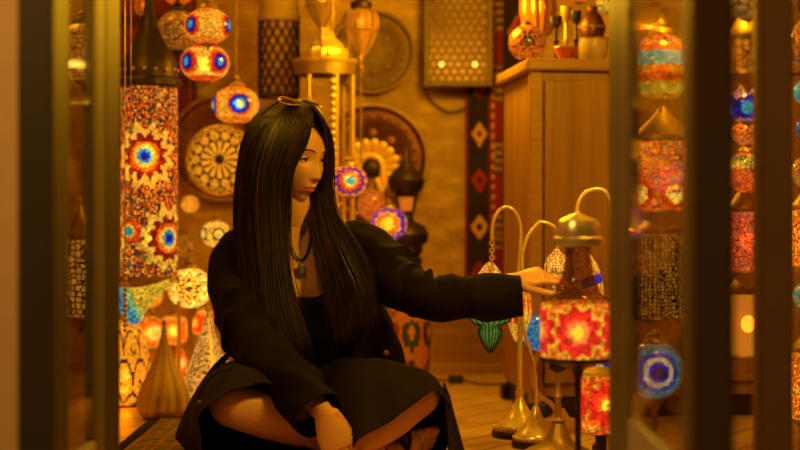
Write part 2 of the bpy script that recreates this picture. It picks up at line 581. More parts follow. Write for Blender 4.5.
p1 = W(96, 150, 5.28)
def red_col(u, v):
    k = int(v * 60) % 12
    if k in (0, 1): return L(70, 20, 8)
    if k == 5 and int(u * 24) % 3 == 0: return L(150, 60, 20)
    return L(random.randint(96, 112), 28, 10)
ro = MB().grid(lambda u, v: (p1.x + u * .36, 5.276 - .006 * math.sin(u * 8 + v * 4), p1.z + v * 1.1), 36, 110, red_col).build('hanging_rug', M['woven']); mod(ro, 'SOLIDIFY', thickness=.008, offset=1)
tag(ro, 'plain dark red rug hanging on the wall behind the dark pointed dome', 'rug')

# ================================================================ perforated wall lamp (light box)
YLW = 5.255
c = W(458, 35, 5.2); wbx = pxm(69, 5.18); zb = W(0, 87, 5.18).z; zt = zb + .5
wl = thing('wall_lamp', 'rectangular wall lamp with a pierced glowing screen in a dark wooden frame', 'wall lamp', (c.x, YLW, zb))
d_ = .10
f_ = .02
fm = simple('dark_walnut', (.1, .045, .015), .5, 0, .3, 30)
for bx in ((-wbx / 2, -wbx / 2 + f_, 0, .5), (wbx / 2 - f_, wbx / 2, 0, .5), (-wbx / 2 + f_, wbx / 2 - f_, 0, f_), (-wbx / 2 + f_, wbx / 2 - f_, .5 - f_, .5)):
    sbox('frame', bx[0], bx[1], -d_, -.001, bx[2], bx[3], fm, wl, .003)
back = sbox('back_board', -wbx / 2 + f_, wbx / 2 - f_, -.012, -.002, f_, .5 - f_, simple('cream_reflector', (.55, .36, .09), .8), wl)
# lattice of rings
lat = MB(); gx = .0165; rows = 34
zz = f_
iw = wbx / 2 - f_
def flat_ring(cx, cz, R, w, n=10):
    vs = []; fs = []
    for k in range(n):
        a = 2 * PI * k / n
        for rr in (R - w, R):
            for yy in (-d_ + .006, -d_ + .011):
                vs.append((cx + rr * math.cos(a), yy, cz + rr * math.sin(a)))
    for k in range(n):
        a = k * 4; b = ((k + 1) % n) * 4
        fs += [(a, a + 2, b + 2, b), (a + 1, b + 1, b + 3, a + 3), (a, b, b + 1, a + 1), (a + 2, a + 3, b + 3, b + 2)]
    lat.add(vs, fs)
nx = 7; sx = 2 * iw / nx
nz = int((.5 - 2 * f_) / (sx * .866)); 
for j in range(nz + 1):
    for i in range(nx + (j % 2)):
        cx = -iw + sx * (i + .5 - .5 * (j % 2)); cz = f_ + sx * .866 * (j + .3)
        if cz > .5 - f_: continue
        flat_ring(cx, cz, sx * .6, sx * .26)
lat.build('pierced_screen', simple('dark_pierced_brass', (.16, .085, .025), .5, .6), wl)
for bxp in (-.062, .058):
    bb = MB().sphere((bxp, -.05, .085), .014, 14, 8).build('bulb', M['bulb_soft'], wl)
for k, (bxp, zz, e) in enumerate(((-.062, .085, .7), (.058, .085, .9), (0, .36, .05))):
    ld = bpy.data.lights.new('lamp_light', 'POINT'); ld.energy = e; ld.color = (1, .52, .07); ld.shadow_soft_size = .012
    lo = bpy.data.objects.new('lamp_light', ld); COL.objects.link(lo); lo.location = (c.x + bxp, YLW - .06, zb + zz)
# cord below the wall lamp
cw_ = MB().tube([Vector(a) - Vector((c.x, YLW, zb)) for a in cr([tuple(W(424, 88, 5.27)), tuple(W(432, 102, 5.28)), tuple(W(448, 112, 5.285)), tuple(W(462, 110, 5.285)), tuple(W(474, 100, 5.24)), tuple(W(476, 89, 5.24))], 24)], .003, 6).build('power_cord', M['black_plastic'], wl)

# ================================================================ round trays on the wall
def tray(name, px, py, rpx, Y, mat, label, rimmat=None, wall=YW):
    r = pxm(rpx, Y); p = W(px, py, Y)
    t = thing(name, label, 'tray', (p.x, p.y, p.z))
    R = Matrix.Rotation(PI / 2, 4, 'X')
    prof = [(1e-4, 0), (r * .3, .0), (r * .32, .003), (r * .6, .002), (r * .63, .005), (r * .86, .003), (r * .93, .016), (r * .97, .018), (r, .012), (r * .985, .006), (r * .88, -.006), (1e-4, -.006)]
    e = MB().lathe(prof, 64, m=R)
    MB().torus((0, -.016, 0), r * .965, .005, 64, 8, axis=(0, 1, 0)).build('rim', rimmat or M['brass'], t)
    for k in range(24):
        a = 2 * PI * k / 24
        e.sphere((r * .75 * math.cos(a), -.004, r * .75 * math.sin(a)), (r * .06, .003, r * .06), 10, 6)
    for k in range(8):
        a = 2 * PI * k / 8
        e.sphere((r * .46 * math.cos(a), -.004, r * .46 * math.sin(a)), (r * .1, .003, r * .1), 10, 6)
    e.build('dish', mat, t)
    hk = MB().tube([(0, -.0, r * .9), (0, (wall - p.y) * .5, r * .96), (0, wall - p.y + .004, r * .9)], .003, 6).build('hook', M['dark_metal'], t)
    return t
tray('round_tray', 372, 160, 57, 5.24, M['copper'], 'large dark copper round tray on the wall behind the flower sconce', M['brass'])
tray('round_tray', 373, 52, 42, 5.27, simple('mottled_brass', (.15, .08, .02), .5, .3, .6, 60, .4), 'mottled brass round tray hanging above the dark copper tray', M['brass_dull'])
tray('round_tray', 222, 148, 54, 5.26, M['copper'], 'round dark copper tray on the wall behind the pierced rosette lamp', M['brass_dull'])

# floor adapter and lead
pa = W(456, 382, 4.95)
ad = MB().box((0, 0, .014), (.05, .03, .028)).build('power_adapter', M['black_plastic'], None, False, loc=(pa.x, pa.y, 0)); bevel(ad, .004)
cd = MB().tube([Vector(a) for a in cr([(.024, 0, .012), (.07, -.03, .004), (.13, -.05, .004), (.2, -.02, .004), (.26, -.12, .004)], 24)], .0032, 6).build('lead', M['black_plastic'], ad)
MB().tube([Vector(a) for a in cr([(-.024, 0, .012), (-.08, .06, .004), (-.2, .1, .004)], 16)], .0032, 6).build('lead', M['black_plastic'], ad)
tag(ad, 'small black power adapter with its lead lying on the plank floor', 'adapter')
# ================================================================ patterns
CREAM = L(245, 188, 55); AMB = L(235, 150, 30); RED = L(205, 45, 8); DRED = L(130, 20, 5); ORG = L(235, 100, 15)
YEL = L(250, 200, 50); CYAN = L(60, 160, 170); BLUE = L(25, 35, 190); DBLUE = L(20, 15, 90); TEAL = L(40, 150, 120)
WHT = L(255, 218, 95); BRN = L(90, 45, 8); GRN = L(70, 150, 60)
def pick(pal):
    return random.choice(pal)
def pat_medal(rings, n=3, phase=-PI / 2, bg=(AMB,), zig=(0, 0), el0=0.0, cyl=0, band=None):
    """medallions round the equator: rings [(radius in rad, colour or list)]"""
    st = 2 * PI / n
    def col(az, t, r, z, R=1.0):
        a = az - phase
        k = round(a / st); da = a - k * st
        if cyl:
            el = z / cyl - el0; x = da
        else:
            el = math.atan2(z, max(r, 1e-6)) - el0; x = da * math.cos(el + el0)
        rr = math.hypot(x, el); th = math.atan2(el, x)
        if zig[0]:
            q = th * zig[0] / (2 * PI); q = abs((q - math.floor(q)) - .5) * 2
            re = rr * (1 + zig[1] * (q - .5))
        else:
            re = rr
        for lim, c in rings:
            if re < lim:
                return pick(c) if isinstance(c, list) else c
        if band and abs(el) > band[0]:
            return pick(band[1])
        return pick(bg)
    return col
def pat_mix(pal):
    return lambda az, t, r, z: pick(pal)
def pat_bands(bands):
    """bands: list of (t limit, palette)"""
    def col(az, t, r, z):
        for lim, pal in bands:
            if t < lim: return pick(pal)
        return pick(bands[-1][1])
    return col
def pat_flower(n, petal, centre, bg, phase=0.0, rows=5):
    def col(az, t, r, z):
        a = (az * n / (2 * PI) + (.5 if int(t * rows) % 2 else 0)); a = abs(a - math.floor(a) - .5) * 2
        v = abs((t * rows) % 1 - .5) * 2
        if a * a + v * v < .12: return centre
        if a * a + v * v < .7: return pick(petal)
        return pick(bg)
    return col
EYE = [(.16, CYAN), (.26, BLUE), (.34, DBLUE), (.46, RED), (.56, ORG)]
EYE2 = [(.14, WHT), (.24, CYAN), (.36, BLUE), (.44, DBLUE), (.56, ORG)]
SUN = [(.14, CYAN), (.22, TEAL), (.34, YEL), (.46, ORG), (.6, RED)]

def globe_prof(r, sq=1.0, n=36, top=.28, bot=.3):
    """sphere profile from bottom hole to top hole"""
    a0 = math.asin(bot); a1 = PI - math.asin(top)
    return [(r * math.sin(a0 + (a1 - a0) * i / n), -r * sq * math.cos(a0 + (a1 - a0) * i / n)) for i in range(n + 1)]
def chain(b, x, y, z0, z1, links=14, r=.0016):
    b.tube([(x, y, z0), (x, y, z1)], r * .7, 5)
    for i in range(links):
        z = z0 + .008 + i * .013
        if z > z1: break
        b.torus((x, y, z), .0045, r, 10, 5, axis=(1, 0, 0) if i % 2 else (0, 1, 0))
def cap_part(parent, r, z, mat, h=.03):
    MB().lathe([(r * .34, z - .004), (r * .42, z), (r * .36, z + h * .25), (r * .2, z + h * .5), (r * .26, z + h * .6), (r * .12, z + h * .8), (r * .06, z + h)], 24).build('cap', mat, parent)
def bulb_part(parent, z=0, r=.016, mat=None, off=(0, 0)):
    MB().sphere((off[0], off[1], z), (r, r, r * 1.25), 14, 8).build('bulb', mat or M['bulb'], parent)

def hanging_globe(px, py, rpx, Y, col, label, group=None, sq=.8, mat=None, metal=None, bulb=True, top_z=2.7, name='mosaic_lamp', rz=0, bulb_mat=None):
    r = pxm(rpx, Y); p = W(px, py, Y)
    t = thing(name, label, 'lamp', p, rz, group)
    MB().lathe(globe_prof(r, sq), 72, col=col, cap=False).build('shade', mat or mosaic(), t)
    metal = metal or M['brass_dull']
    cap_part(t, r, r * sq * .96, metal, r * .5)
    MB().lathe([(r * .33, -r * sq * .94), (r * .36, -r * sq * .97), (r * .22, -r * sq * 1.08), (r * .07, -r * sq * 1.15), (r * .05, -r * sq * 1.3), (1e-4, -r * sq * 1.34)], 20).build('finial', metal, t)
    if bulb: bulb_part(t, -r * sq * .05, min(.018, r * .28), bulb_mat)
    b = MB(); chain(b, 0, 0, r * sq + r * .45, top_z - p.z, int(10 / 1))
    b.build('chain', metal, t)
    return t
def standing_globe(px, py, rpx, Y, col, label, group=None, sq=.9, mat=None, metal=None, bulb=True, name='mosaic_lamp', base_z=0.0, rz=0, foot=1.0, topper=True, bulb_off=(0, 0), bulb_mat=None):
    r = pxm(rpx, Y); p = W(px, py, Y)
    t = thing(name, label, 'lamp', (p.x, p.y, base_z), rz, group)
    z = p.z - base_z
    prof = [(a, b + z) for a, b in globe_prof(r, sq)]
    MB().lathe(globe_prof(r, sq), 72, m=Matrix.Translation((0, 0, z)), col=col, cap=False).build('shade', mat or mosaic(), t)
    metal = metal or M['brass_dull']
    if topper: cap_part(t, r, z + r * sq * .96, metal, r * .45)
    zb = z - r * sq * .95
    fr = r * .75 * foot
    h = max(zb, .01)
    MB().lathe([(fr, 0), (fr, h * .03 + .004), (fr * .6, h * .09 + .008), (fr * .22, h * .2 + .01), (fr * .16, h * .45), (fr * .26, h * .5), (fr * .16, h * .56), (fr * .15, h * .86), (fr * .4, h * .95), (r * .34, h)], 28).build('stand', metal, t)
    if bulb: bulb_part(t, z, min(.018, r * .28), bulb_mat, bulb_off)
    return t

# ---------------------------------------------------------------- hanging globes, upper row beside the hair
hanging_globe(208, 26, 23, 4.15, pat_medal(EYE, 3, -2.35, (CREAM, AMB, CREAM, L(240, 165, 35)), band=(.62, (AMB, ORG))),
              'cream mosaic globe lamp with blue eyes, topmost of the three hanging by the hair', 'hanging eye lamps', bulb=False)
hanging_globe(205, 63, 24.5, 4.30, pat_medal(EYE, 4, -PI / 2 + .82, (CREAM, AMB, WHT, L(240, 165, 35)), band=(.65, (ORG, RED))),
              'mosaic globe lamp with eyes at both edges, middle of the three hanging by the hair', 'hanging eye lamps', bulb_mat=M['bulb_cool'])
hanging_globe(236, 105, 24, 4.45, pat_medal(EYE2, 4, -PI / 2 + .28, (CREAM, AMB, L(240, 165, 35)), band=(.62, (ORG, AMB))),
              'mosaic globe lamp with one blue eye, just behind the crown of the hair', 'hanging eye lamps', bulb_mat=M['bulb_cool'])
hanging_globe(178, -9, 16, 4.5, pat_mix([ORG, RED, AMB, DRED]), 'orange mosaic globe lamp cut off by the top edge above the pierced brass globe', sq=.9)
hanging_globe(143, 5, 9, 4.4, pat_mix([AMB, BRN, ORG]), 'tiny amber hanging lamp over the dark pointed dome', sq=1.3, mat=mosaic(.45))
hanging_globe(178, 31, 21, 4.42, pat_mix([AMB]), 'pierced brass globe with amber holes hanging beside the dark dome', sq=1.0, mat=M['pierced_dim'], metal=M['dark_metal'], bulb=False, name='pierced_lamp')
hanging_globe(190, 204, 9, 4.9, pat_mix([ORG, AMB, YEL]), 'small glowing orange globe hanging in front of the copper tray', sq=1.0)
hanging_globe(131, 231, 11, 4.0, pat_medal([(.3, CYAN), (.42, TEAL), (.6, YEL), (.85, ORG), (1.1, RED)], 3, -PI / 2 - .1, (RED, ORG), zig=(12, .25)),
              'small red mosaic globe with a cyan centre hanging before the tall mosaic cylinder', sq=1.0, bulb=False)
standing_globe(216, 234, 15, 4.5, pat_medal([(.3, WHT), (.45, BRN), (.6, CREAM)], 5, 0, (CREAM, WHT, AMB)), 'pale cream mosaic globe lamp half hidden by the shoulder', bulb=False)

# ---------------------------------------------------------------- tall mosaic cylinder with dome
Yc = 4.2; pc = W(149, 88, Yc); rc = pxm(28.5, Yc); hc = pxm(190, Yc)
tl = thing('cylinder_lamp', 'tall mosaic cylinder lamp with a zigzag sun medallion under a dark pointed dome', 'lamp', (pc.x, pc.y, pc.z - hc))
zc1 = hc - pxm(69, Yc); zc2 = hc - pxm(150, Yc)
CONF = [L(225, 120, 15), L(180, 70, 8), L(60, 35, 8), L(70, 95, 60), L(235, 150, 35), L(130, 30, 5), L(40, 50, 60), L(210, 60, 8), L(90, 50, 8), L(235, 165, 50), L(220, 110, 20), L(150, 60, 8)]
def cyl_col(az, t, r, z):
    def med(phase, zc, s):
        a = (az - phase + PI) % (2 * PI) - PI
        x = a * rc; y = z - zc
        rr = math.hypot(x, y) / (rc * s); th = math.atan2(y, x)
        q = th * 12 / (2 * PI); q = abs((q - math.floor(q)) - .5) * 2
        re = rr * (1 + .34 * (q - .5))
        for lim, cc in ((.1, DBLUE), (.18, BLUE), (.28, CYAN), (.42, YEL), (.54, ORG)):
            if rr < lim: return cc
        for lim, cc in ((.64, L(150, 30, 8)), (.76, DRED), (1.06, CREAM)):
            if re < lim: return cc
        return None
    for ph, zc, s in ((-PI / 2 + .02, zc1, .98), (PI / 2, zc1, .98), (-PI / 2 + .95, zc2, .98), (-PI / 2 - 1.8, zc2, .9)):
        m_ = med(ph, zc, s)
        if m_: return m_
    return pick(CONF)
MB().lathe([(rc, hc * i / 90) for i in range(91)], 96, col=cyl_col, cap=False).build('shade', mosaic(.95, 125, .1), tl)
MB().lathe([(rc * 1.02, hc), (rc * 1.16, hc + .006), (rc * 1.16, hc + .02), (rc * 1.0, hc + .03), (rc * .98, hc + .07), (rc * .78, hc + .10), (rc * .5, hc + .14), (rc * .32, hc + .175), (rc * .3, hc + .2), (rc * .2, hc + .21), (rc * .12, hc + .26), (rc * .04, hc + .3)], 40).build('dome', M['dark_metal'], tl)
ob = MB()
for k in range(16):
    a = 2 * PI * k / 16
    ob.sphere((rc * 1.0 * math.cos(a), rc * 1.0 * math.sin(a), hc + .048), .006, 8, 6)
ob.build('studs', M['brass_dull'], tl)
MB().lathe([(rc * 1.03, -.006), (rc * 1.03, .006), (rc * .6, -.02), (rc * .15, -.05), (1e-4, -.07)], 32).build('bottom_cap', M['brass_dull'], tl)
bulb_part(tl, zc1 + .016, .02, M['bulb_cool'], (0, -.02)); bulb_part(tl, zc2 + .01, .014, M['bulb_cool'])
b = MB(); chain(b, 0, 0, hc + .29, 2.7 - (pc.z - hc), 8); b.build('chain', M['dark_metal'], tl)

# ---------------------------------------------------------------- pierced rosette lamp (half dome of brass facing the room)
pr = W(221, 160, 4.75); rr_ = pxm(34, 4.75)
ros = thing('rosette_lamp', 'round pierced brass rosette lamp glowing amber on the dark tray', 'lamp', pr)
def ros_col(az, t, r, z):
    # t runs from centre to rim
    q = t
    if q < .1: return L(70, 35, 5)
    if q < .36:
        k = az * 14 / (2 * PI); a = abs(k - math.floor(k) - .5)
        return L(60, 32, 5) if a > .34 else L(225, 150, 28)
    if q < .39: return L(80, 45, 8)
    if q < .62:
        k = az * 14 / (2 * PI) + .5; a = abs(k - math.floor(k) - .5); v = (q - .505) / .115
        return L(215, 140, 25) if (a / .4) ** 2 + v * v < 1 else L(70, 36, 5)
    n = 22; row = int((q - .62) / .127)
    k = az * n / (2 * PI) + .5 * row; a = abs(k - math.floor(k) - .5); v = ((q - .62) / .127 - row - .5) * 2
    return L(210, 132, 20) if (a / .42) ** 2 + (v / .85) ** 2 < 1 else L(60, 30, 4)
RX = Matrix.Rotation(PI / 2, 4, 'X')
pro = [(max(1e-4, rr_ * math.sin(PI / 2 * i / 44)), rr_ * .38 * math.cos(PI / 2 * i / 44)) for i in range(45)]
MB().lathe(pro, 168, m=RX, col=ros_col, cap=False).build('pierced_dome', mosaic(.9, 150, 0, 0.0), ros)
MB().torus((0, 0, 0), rr_, .006, 48, 8, axis=(0, 1, 0)).build('rim', M['brass'], ros)
MB().lathe([(rr_ * .12, rr_ * .37), (rr_ * .1, rr_ * .42), (1e-4, rr_ * .45)], 16, m=RX).build('boss', M['dark_metal'], ros)
MB().tube([(0, 0, rr_ * .9), (0, .2, rr_ * 1.0), (0, YW - pr.y - .03, rr_ * 1.02)], .005, 8).build('bracket', M['dark_metal'], ros)

# ---------------------------------------------------------------- cylinder lattice lantern upper left of the brass stand
pl = W(279, 98, 4.95); rl = pxm(20, 4.95); hl = pxm(78, 4.95)
la = thing('lattice_lantern', 'dark cylindrical lantern with a diamond wire lattice hanging on the stone wall', 'lantern', pl)
MB().lathe([(rl * .93, .004), (rl * .93, hl)], 40, cap=False).build('liner', simple('amber_paper', (.5, .26, .08), .8, 0, 0, 1, 0, Emission_Color=L(140, 75, 12) + (1,), Emission_Strength=.22), la)
lw = MB()
for s in (-1, 1):
    for k in range(14):
        a0 = 2 * PI * k / 14
        lw.tube([Vector((rl * math.cos(a0 + s * 2.2 * i / 20), rl * math.sin(a0 + s * 2.2 * i / 20), hl * i / 20)) for i in range(21)], .0038, 5)
lw.build('wire_lattice', M['dark_metal'], la)
MB().torus((0, 0, .003), rl, .005, 40, 8).build('ring', M['dark_metal'], la)
MB().lathe([(rl * 1.06, hl - .006), (rl * 1.1, hl + .002), (rl * 1.06, hl + .018), (rl * .99, hl + .02), (rl * .99, hl + .09), (rl * .8, hl + .12), (rl * .1, hl + .16)], 40).build('collar', simple('pale_fabric_collar', (.4, .26, .12), .8), la)
MB().tube([(0, 0, hl + .15), (0, 0, 2.7 - pl.z)], .003, 6).build('chain', M['dark_metal'], la)

# ---------------------------------------------------------------- glass lanterns with ribs
def ribbed_lantern(px, py0, py1, rpx, Y, label, lit=.5, rod=0, group=None):
    top = W(px, py0, Y); h = pxm(py1 - py0, Y); r = pxm(rpx, Y)
    t = thing('ribbed_lantern', label, 'lantern', (top.x, top.y, top.z - h), 0, group)
    pf = [(.1, 0), (.3, .08), (.55, .22), (.8, .42), (.98, .62), (1.0, .75), (.93, .88), (.7, .97), (.5, 1.0)]
    pf = [(a * r, z * h) for a, z in cr(pf, 24)]
    MB().lathe(pf, 64, flute=(12, .12), cap=False).build('glass', m_glass_lit('warm_lantern_glass', (.75, .36, .012), lit, .25), t)
    rb = MB()
    for k in range(6):
        a = 2 * PI * k / 6 + .3
        rb.tube([Vector((q * 1.02 * math.cos(a), q * 1.02 * math.sin(a), z)) for q, z in pf], .0025, 6)
    rb.build('ribs', M['brass_dull'], t)
    MB().torus((0, 0, h * .55), r * .95, .003, 40, 6).build('band', M['brass_dull'], t)
    MB().lathe([(r * .52, h), (r * .62, h + .004), (r * .6, h + .02), (r * .3, h + .03), (r * .12, h + .06), (.003, h + .08)], 28).build('cap', M['dark_metal'], t)
    MB().lathe([(r * .14, .004), (r * .16, -.004), (r * .08, -.02), (r * .2, -.035), (r * .12, -.05), (r * .03, -.075), (1e-4, -.08)], 18).build('finial', M['brass_dull'], t)
    bulb_part(t, h * .72, .012, M['bulb_soft'])
    if rod: MB().tube([(0, 0, -.078), (0, 0, -.078 - rod)], .003, 6).build('pull_rod', M['brass_dull'], t)
    b = MB(); chain(b, 0, 0, h + .075, 2.7 - (top.z - h), 8); b.build('chain', M['dark_metal'], t)
    return t
ribbed_lantern(361, 9, 57, 18, 4.7, 'ribbed amber glass lantern hanging in front of the mottled brass tray', .14, .26)
ribbed_lantern(322, -12, 28, 17, 4.6, 'amber glass lantern hanging directly over the brass pot', .14)

# ---------------------------------------------------------------- round brass stand with pot
Ys = 4.7; ps = W(325, 60, Ys); rs = pxm(33, Ys)
st = thing('brass_stand', 'tall round brass stand with slim legs behind the head', 'stand', (ps.x, ps.y, 0))
MB().lathe([(1e-4, ps.z - .012), (rs * .97, ps.z - .012), (rs, ps.z - .006), (rs, ps.z - .001), (rs * .97, ps.z), (1e-4, ps.z)], 56).build('top', M['brass'], st)
MB().lathe([(rs * .93, ps.z - .05), (rs * .95, ps.z - .012), (rs * .9, ps.z - .012), (rs * .9, ps.z - .05)], 56, cap=False).build('apron', M['brass_dull'], st)
for a in (-2.1, -1.1, -.2, .9, 2.2):
    MB().tube([(rs * .86 * math.cos(a), rs * .86 * math.sin(a), ps.z - .03), (rs * .84 * math.cos(a), rs * .84 * math.sin(a), .003)], .0075, 10).build('leg', M['brass'], st)
MB().torus((0, 0, .25), rs * .84, .005, 40, 8).build('stretcher', M['brass'], st)
pt = MB().lathe([(rs * .5, 0), (rs * .62, .006), (rs * .66, .022), (rs * .6, .036), (rs * .5, .04), (rs * .52, .048), (rs * .34, .066), (rs * .24, .076), (rs * .26, .082), (rs * .12, .094), (rs * .06, .1), (rs * .09, .108), (1e-4, .116)], 36, flute=(14, .1)).build('brass_pot', M['brass_bright'], None, loc=(ps.x + .005, ps.y, ps.z))
tag(pt, 'lidded fluted brass pot sitting on the round brass stand', 'pot')
for a in (.2, PI - .2):
    MB().torus((rs * .66 * math.cos(a), rs * .66 * math.sin(a), .024), .012, .003, 16, 6, axis=(0, 1, 0)).build('handle', M['brass'], pt)

def bead_strand(px, py0, py1, Y, rb, mat, label, top=2.7):
    a = W(px, py0, Y); b_ = W(px, py1, Y)
    o = MB(); n = int((a.z - b_.z) / (rb * 1.9))
    for i in range(n):
        o.sphere((0, 0, i * rb * 1.9), (rb * random.uniform(.8, 1.15),) * 3, 8, 6)
    o.tube([(0, 0, 0), (0, 0, top - b_.z)], .0015, 5)
    ob = o.build('bead_strand', mat, None, loc=b_)
    tag(ob, label, 'bead strand')
    return ob
bead_strand(333, 68, 178, 4.54, .012, M['brass'], 'chunky golden bead strand hanging to the right of the head')
bead_strand(349, 118, 166, 4.82, .006, M['brass_dull'], 'thin brass bead strand hanging before the dark copper tray')
bead_strand(125, 252, 330, 3.9, .007, M['cap_pale'], 'pale bead strand hanging beside the open door frame', )

# ---------------------------------------------------------------- golden flower sconce
Yf = 4.95; pf_ = W(371, 168, Yf); rf = pxm(29, Yf)
fl = thing('flower_sconce', 'golden fan shaped flower sconce with ribbed petals on the dark copper tray', 'sconce', pf_)
for k in range(13):
    a = math.radians(-62 + k * 20.5)
    dx, dz = math.cos(a), math.sin(a)
    pts = [Vector((dx * rf * q, -.012 - .02 * q, dz * rf * q)) for q in (.42, .55, .7, .85, .95, 1.0)]
    pm = MB().tube(pts, [.008, .010, .0135, .0155, .0135, .007], 12, flat=(1, .5), hint=(0, 1, 0))
    pm.build('petal', M['gold_leaf'], fl)
MB().tube([Vector((rf * .42 * math.cos(a), -.02, rf * .42 * math.sin(a) - .0)) for a in [PI - i * PI / 20 for i in range(21)]] + [Vector((rf * .42, -.024, -rf * .5 - .0)), Vector((rf * .46, -.024, -rf * 1.4))], .012, 10).build('arch', M['gold_leaf'], fl)
MB().sphere((0, -.005, 0), (rf * .36, .015, rf * .36), 24, 10).build('hub', M['dark_metal'], fl)
MB().tube([(0, .0, 0), (0, YW - Yf - .05, 0)], .006, 8).build('bracket', M['dark_metal'], fl)

# ---------------------------------------------------------------- mosaics behind the shoulder
hanging_globe(349, 181, 19, 4.45, pat_medal([(.24, CYAN), (.36, YEL), (.55, ORG), (.66, RED), (.78, BLUE), (.9, DRED)], 3, -PI / 2 + .1, (ORG, AMB, L(240, 150, 40)), zig=(14, .3)),
              'glowing orange mosaic globe with a cyan dot and blue points right of the face', sq=.85)
standing_globe(389, 224, 18, 4.7, pat_medal([(.4, YEL), (.6, ORG), (.8, AMB), (.98, BLUE), (1.1, DRED)], 3, -PI / 2 - .1, (ORG, RED, BLUE, AMB), zig=(10, .3)),
               'round orange mosaic lamp with a blue edge standing above the reaching shoulder', sq=.95)
standing_globe(371, 205, 14, 4.85, pat_mix([ORG, AMB, L(225, 130, 50), RED]), 'plain orange mosaic lamp between the two blue and orange ones', sq=1.1, mat=mosaic(.6), bulb=False)

# ---------------------------------------------------------------- dark lantern column with floral lower body
Yd = 4.85; pd = W(406, 372, Yd)
S = lambda n: pxm(n, Yd)
dl = thing('column_lantern', 'dark turned column lantern with an orange glass window on a flowered body', 'lantern', (pd.x, pd.y, 0))
zz = lambda py: W(0, py, Yd).z
MB().lathe([(S(16), zz(265)), (S(16), zz(258)), (S(13), zz(256)), (S(17), zz(251)), (S(16), zz(246)), (S(21), zz(242)), (S(23), zz(234)), (S(19), zz(226)), (S(8), zz(221)), (S(7), zz(214)), (S(9), zz(211))], 36).build('bulb_base', M['dark_metal'], dl)
MB().lathe([(S(8), zz(212)), (S(9), zz(205)), (S(8.5), zz(196))], 24, cap=False).build('glass_window', m_glass_lit('orange_window_glass', (1, .33, .03), .3, .2), dl)
MB().lathe([(S(9), zz(197)), (S(17), zz(188)), (S(19), zz(180)), (S(14), zz(172)), (S(5), zz(164)), (S(2), zz(150)), (1e-4, zz(144))], 36).build('hood', M['dark_metal'], dl)
for k in range(4):
    a = PI / 4 + k * PI / 2
    MB().tube([(S(10) * math.cos(a), S(10) * math.sin(a), zz(213)), (S(15) * math.cos(a), S(15) * math.sin(a), zz(190))], .005, 8).build('strut', M['dark_metal'], dl)
MB().lathe([(S(10), zz(290)), (S(11), zz(280)), (S(13), zz(270)), (S(15), zz(264))], 28, cap=False).build('neck', simple('pale_ceramic', (.6, .4, .2), .4), dl)
FC = [L(190, 120, 60), L(200, 130, 70), L(185, 110, 50)]
def flor(az, t, r, z):
    u = az * 7 / (2 * PI); v = t * 5
    i, j = math.floor(u), math.floor(v)
    rng = (int(i * 7 + j * 13) % 5)
    d = math.hypot(u - i - .5, v - j - .5)
    if d < .14: return L(210, 140, 40)
    if d < .34: return (L(150, 40, 15), L(60, 70, 40), L(170, 70, 25), L(70, 40, 20), L(150, 60, 30))[rng]
    if d < .4: return L(60, 40, 20)
    return pick(FC)
pfb = cr([(S(19), 0), (S(20), .01), (S(24), .06), (S(25), zz(330)), (S(22), zz(310)), (S(14), zz(298)), (S(10), zz(290))], 40)
MB().lathe([tuple(q) for q in pfb], 84, col=flor).build('flowered_body', m_attr('painted_ceramic', .35), dl)

# ---------------------------------------------------------------- lower left cluster
standing_globe(190, 288, 22.5, 4.45, pat_medal([(.16, BRN), (.3, CREAM), (.42, L(70, 40, 10)), (.62, CREAM), (.74, L(80, 50, 12)), (1.0, WHT)], 4, -PI / 2 + .1, (CREAM, WHT, L(230, 180, 90), CREAM, L(80, 50, 12)), zig=(10, .6)),
               'cream mosaic globe lamp with dark leaf pattern beside the sleeve', mat=mosaic(1.15, 90, .1, .03), bulb_off=(.032, -.03), bulb_mat=M['bulb_cool'])
OR1 = pat_medal([(.2, YEL), (.4, WHT), (.6, AMB), (.8, ORG)], 5, .3, (ORG, RED, AMB, GRN, YEL))
standing_globe(147, 332, 19, 4.6, OR1, 'orange and red mosaic globe standing behind the flask, near the door frame', 'small orange globes', bulb=True)
standing_globe(174, 330, 17, 4.7, pat_medal([(.25, CREAM), (.5, AMB), (.7, ORG)], 5, 1, (AMB, ORG, CREAM)), 'amber mosaic globe standing behind the neck of the brass flask', 'small orange globes', bulb_mat=M['bulb_cool'])
standing_globe(152, 262, 12, 4.92, pat_mix([RED, ORG, AMB, BLUE, CREAM]), 'small confetti mosaic globe under the tall cylinder', None, bulb=False)
standing_globe(203, 322, 15, 4.75, pat_medal([(.3, YEL), (.5, ORG), (.7, RED)], 5, .4, (AMB, YEL, ORG)), 'yellow and orange mosaic globe standing directly behind the mesh teardrop lamp', None)
standing_globe(172, 362, 17, 4.85, pat_medal([(.3, WHT), (.5, AMB), (.8, ORG)], 6, .2, (AMB, ORG, YEL, RED)), 'low amber mosaic globe standing behind the shoulder of the brass flask', None)
standing_globe(150, 296, 13, 4.78, pat_mix([ORG, AMB, RED, YEL]), 'orange mosaic globe standing behind the horn shaped lamp', None, bulb=False)
standing_globe(212, 372, 20, 5.0, pat_medal([(.3, CREAM), (.6, AMB)], 6, 1.2, (AMB, L(215, 130, 15), YEL)), 'low gold mosaic globe standing at the wall behind the sleeve', None)
standing_globe(183, 246, 13, 4.95, pat_mix([AMB, BRN, L(215, 130, 15)]), 'dull amber mosaic globe standing behind the cream leaf lamp', None, mat=mosaic(.55), bulb=False)
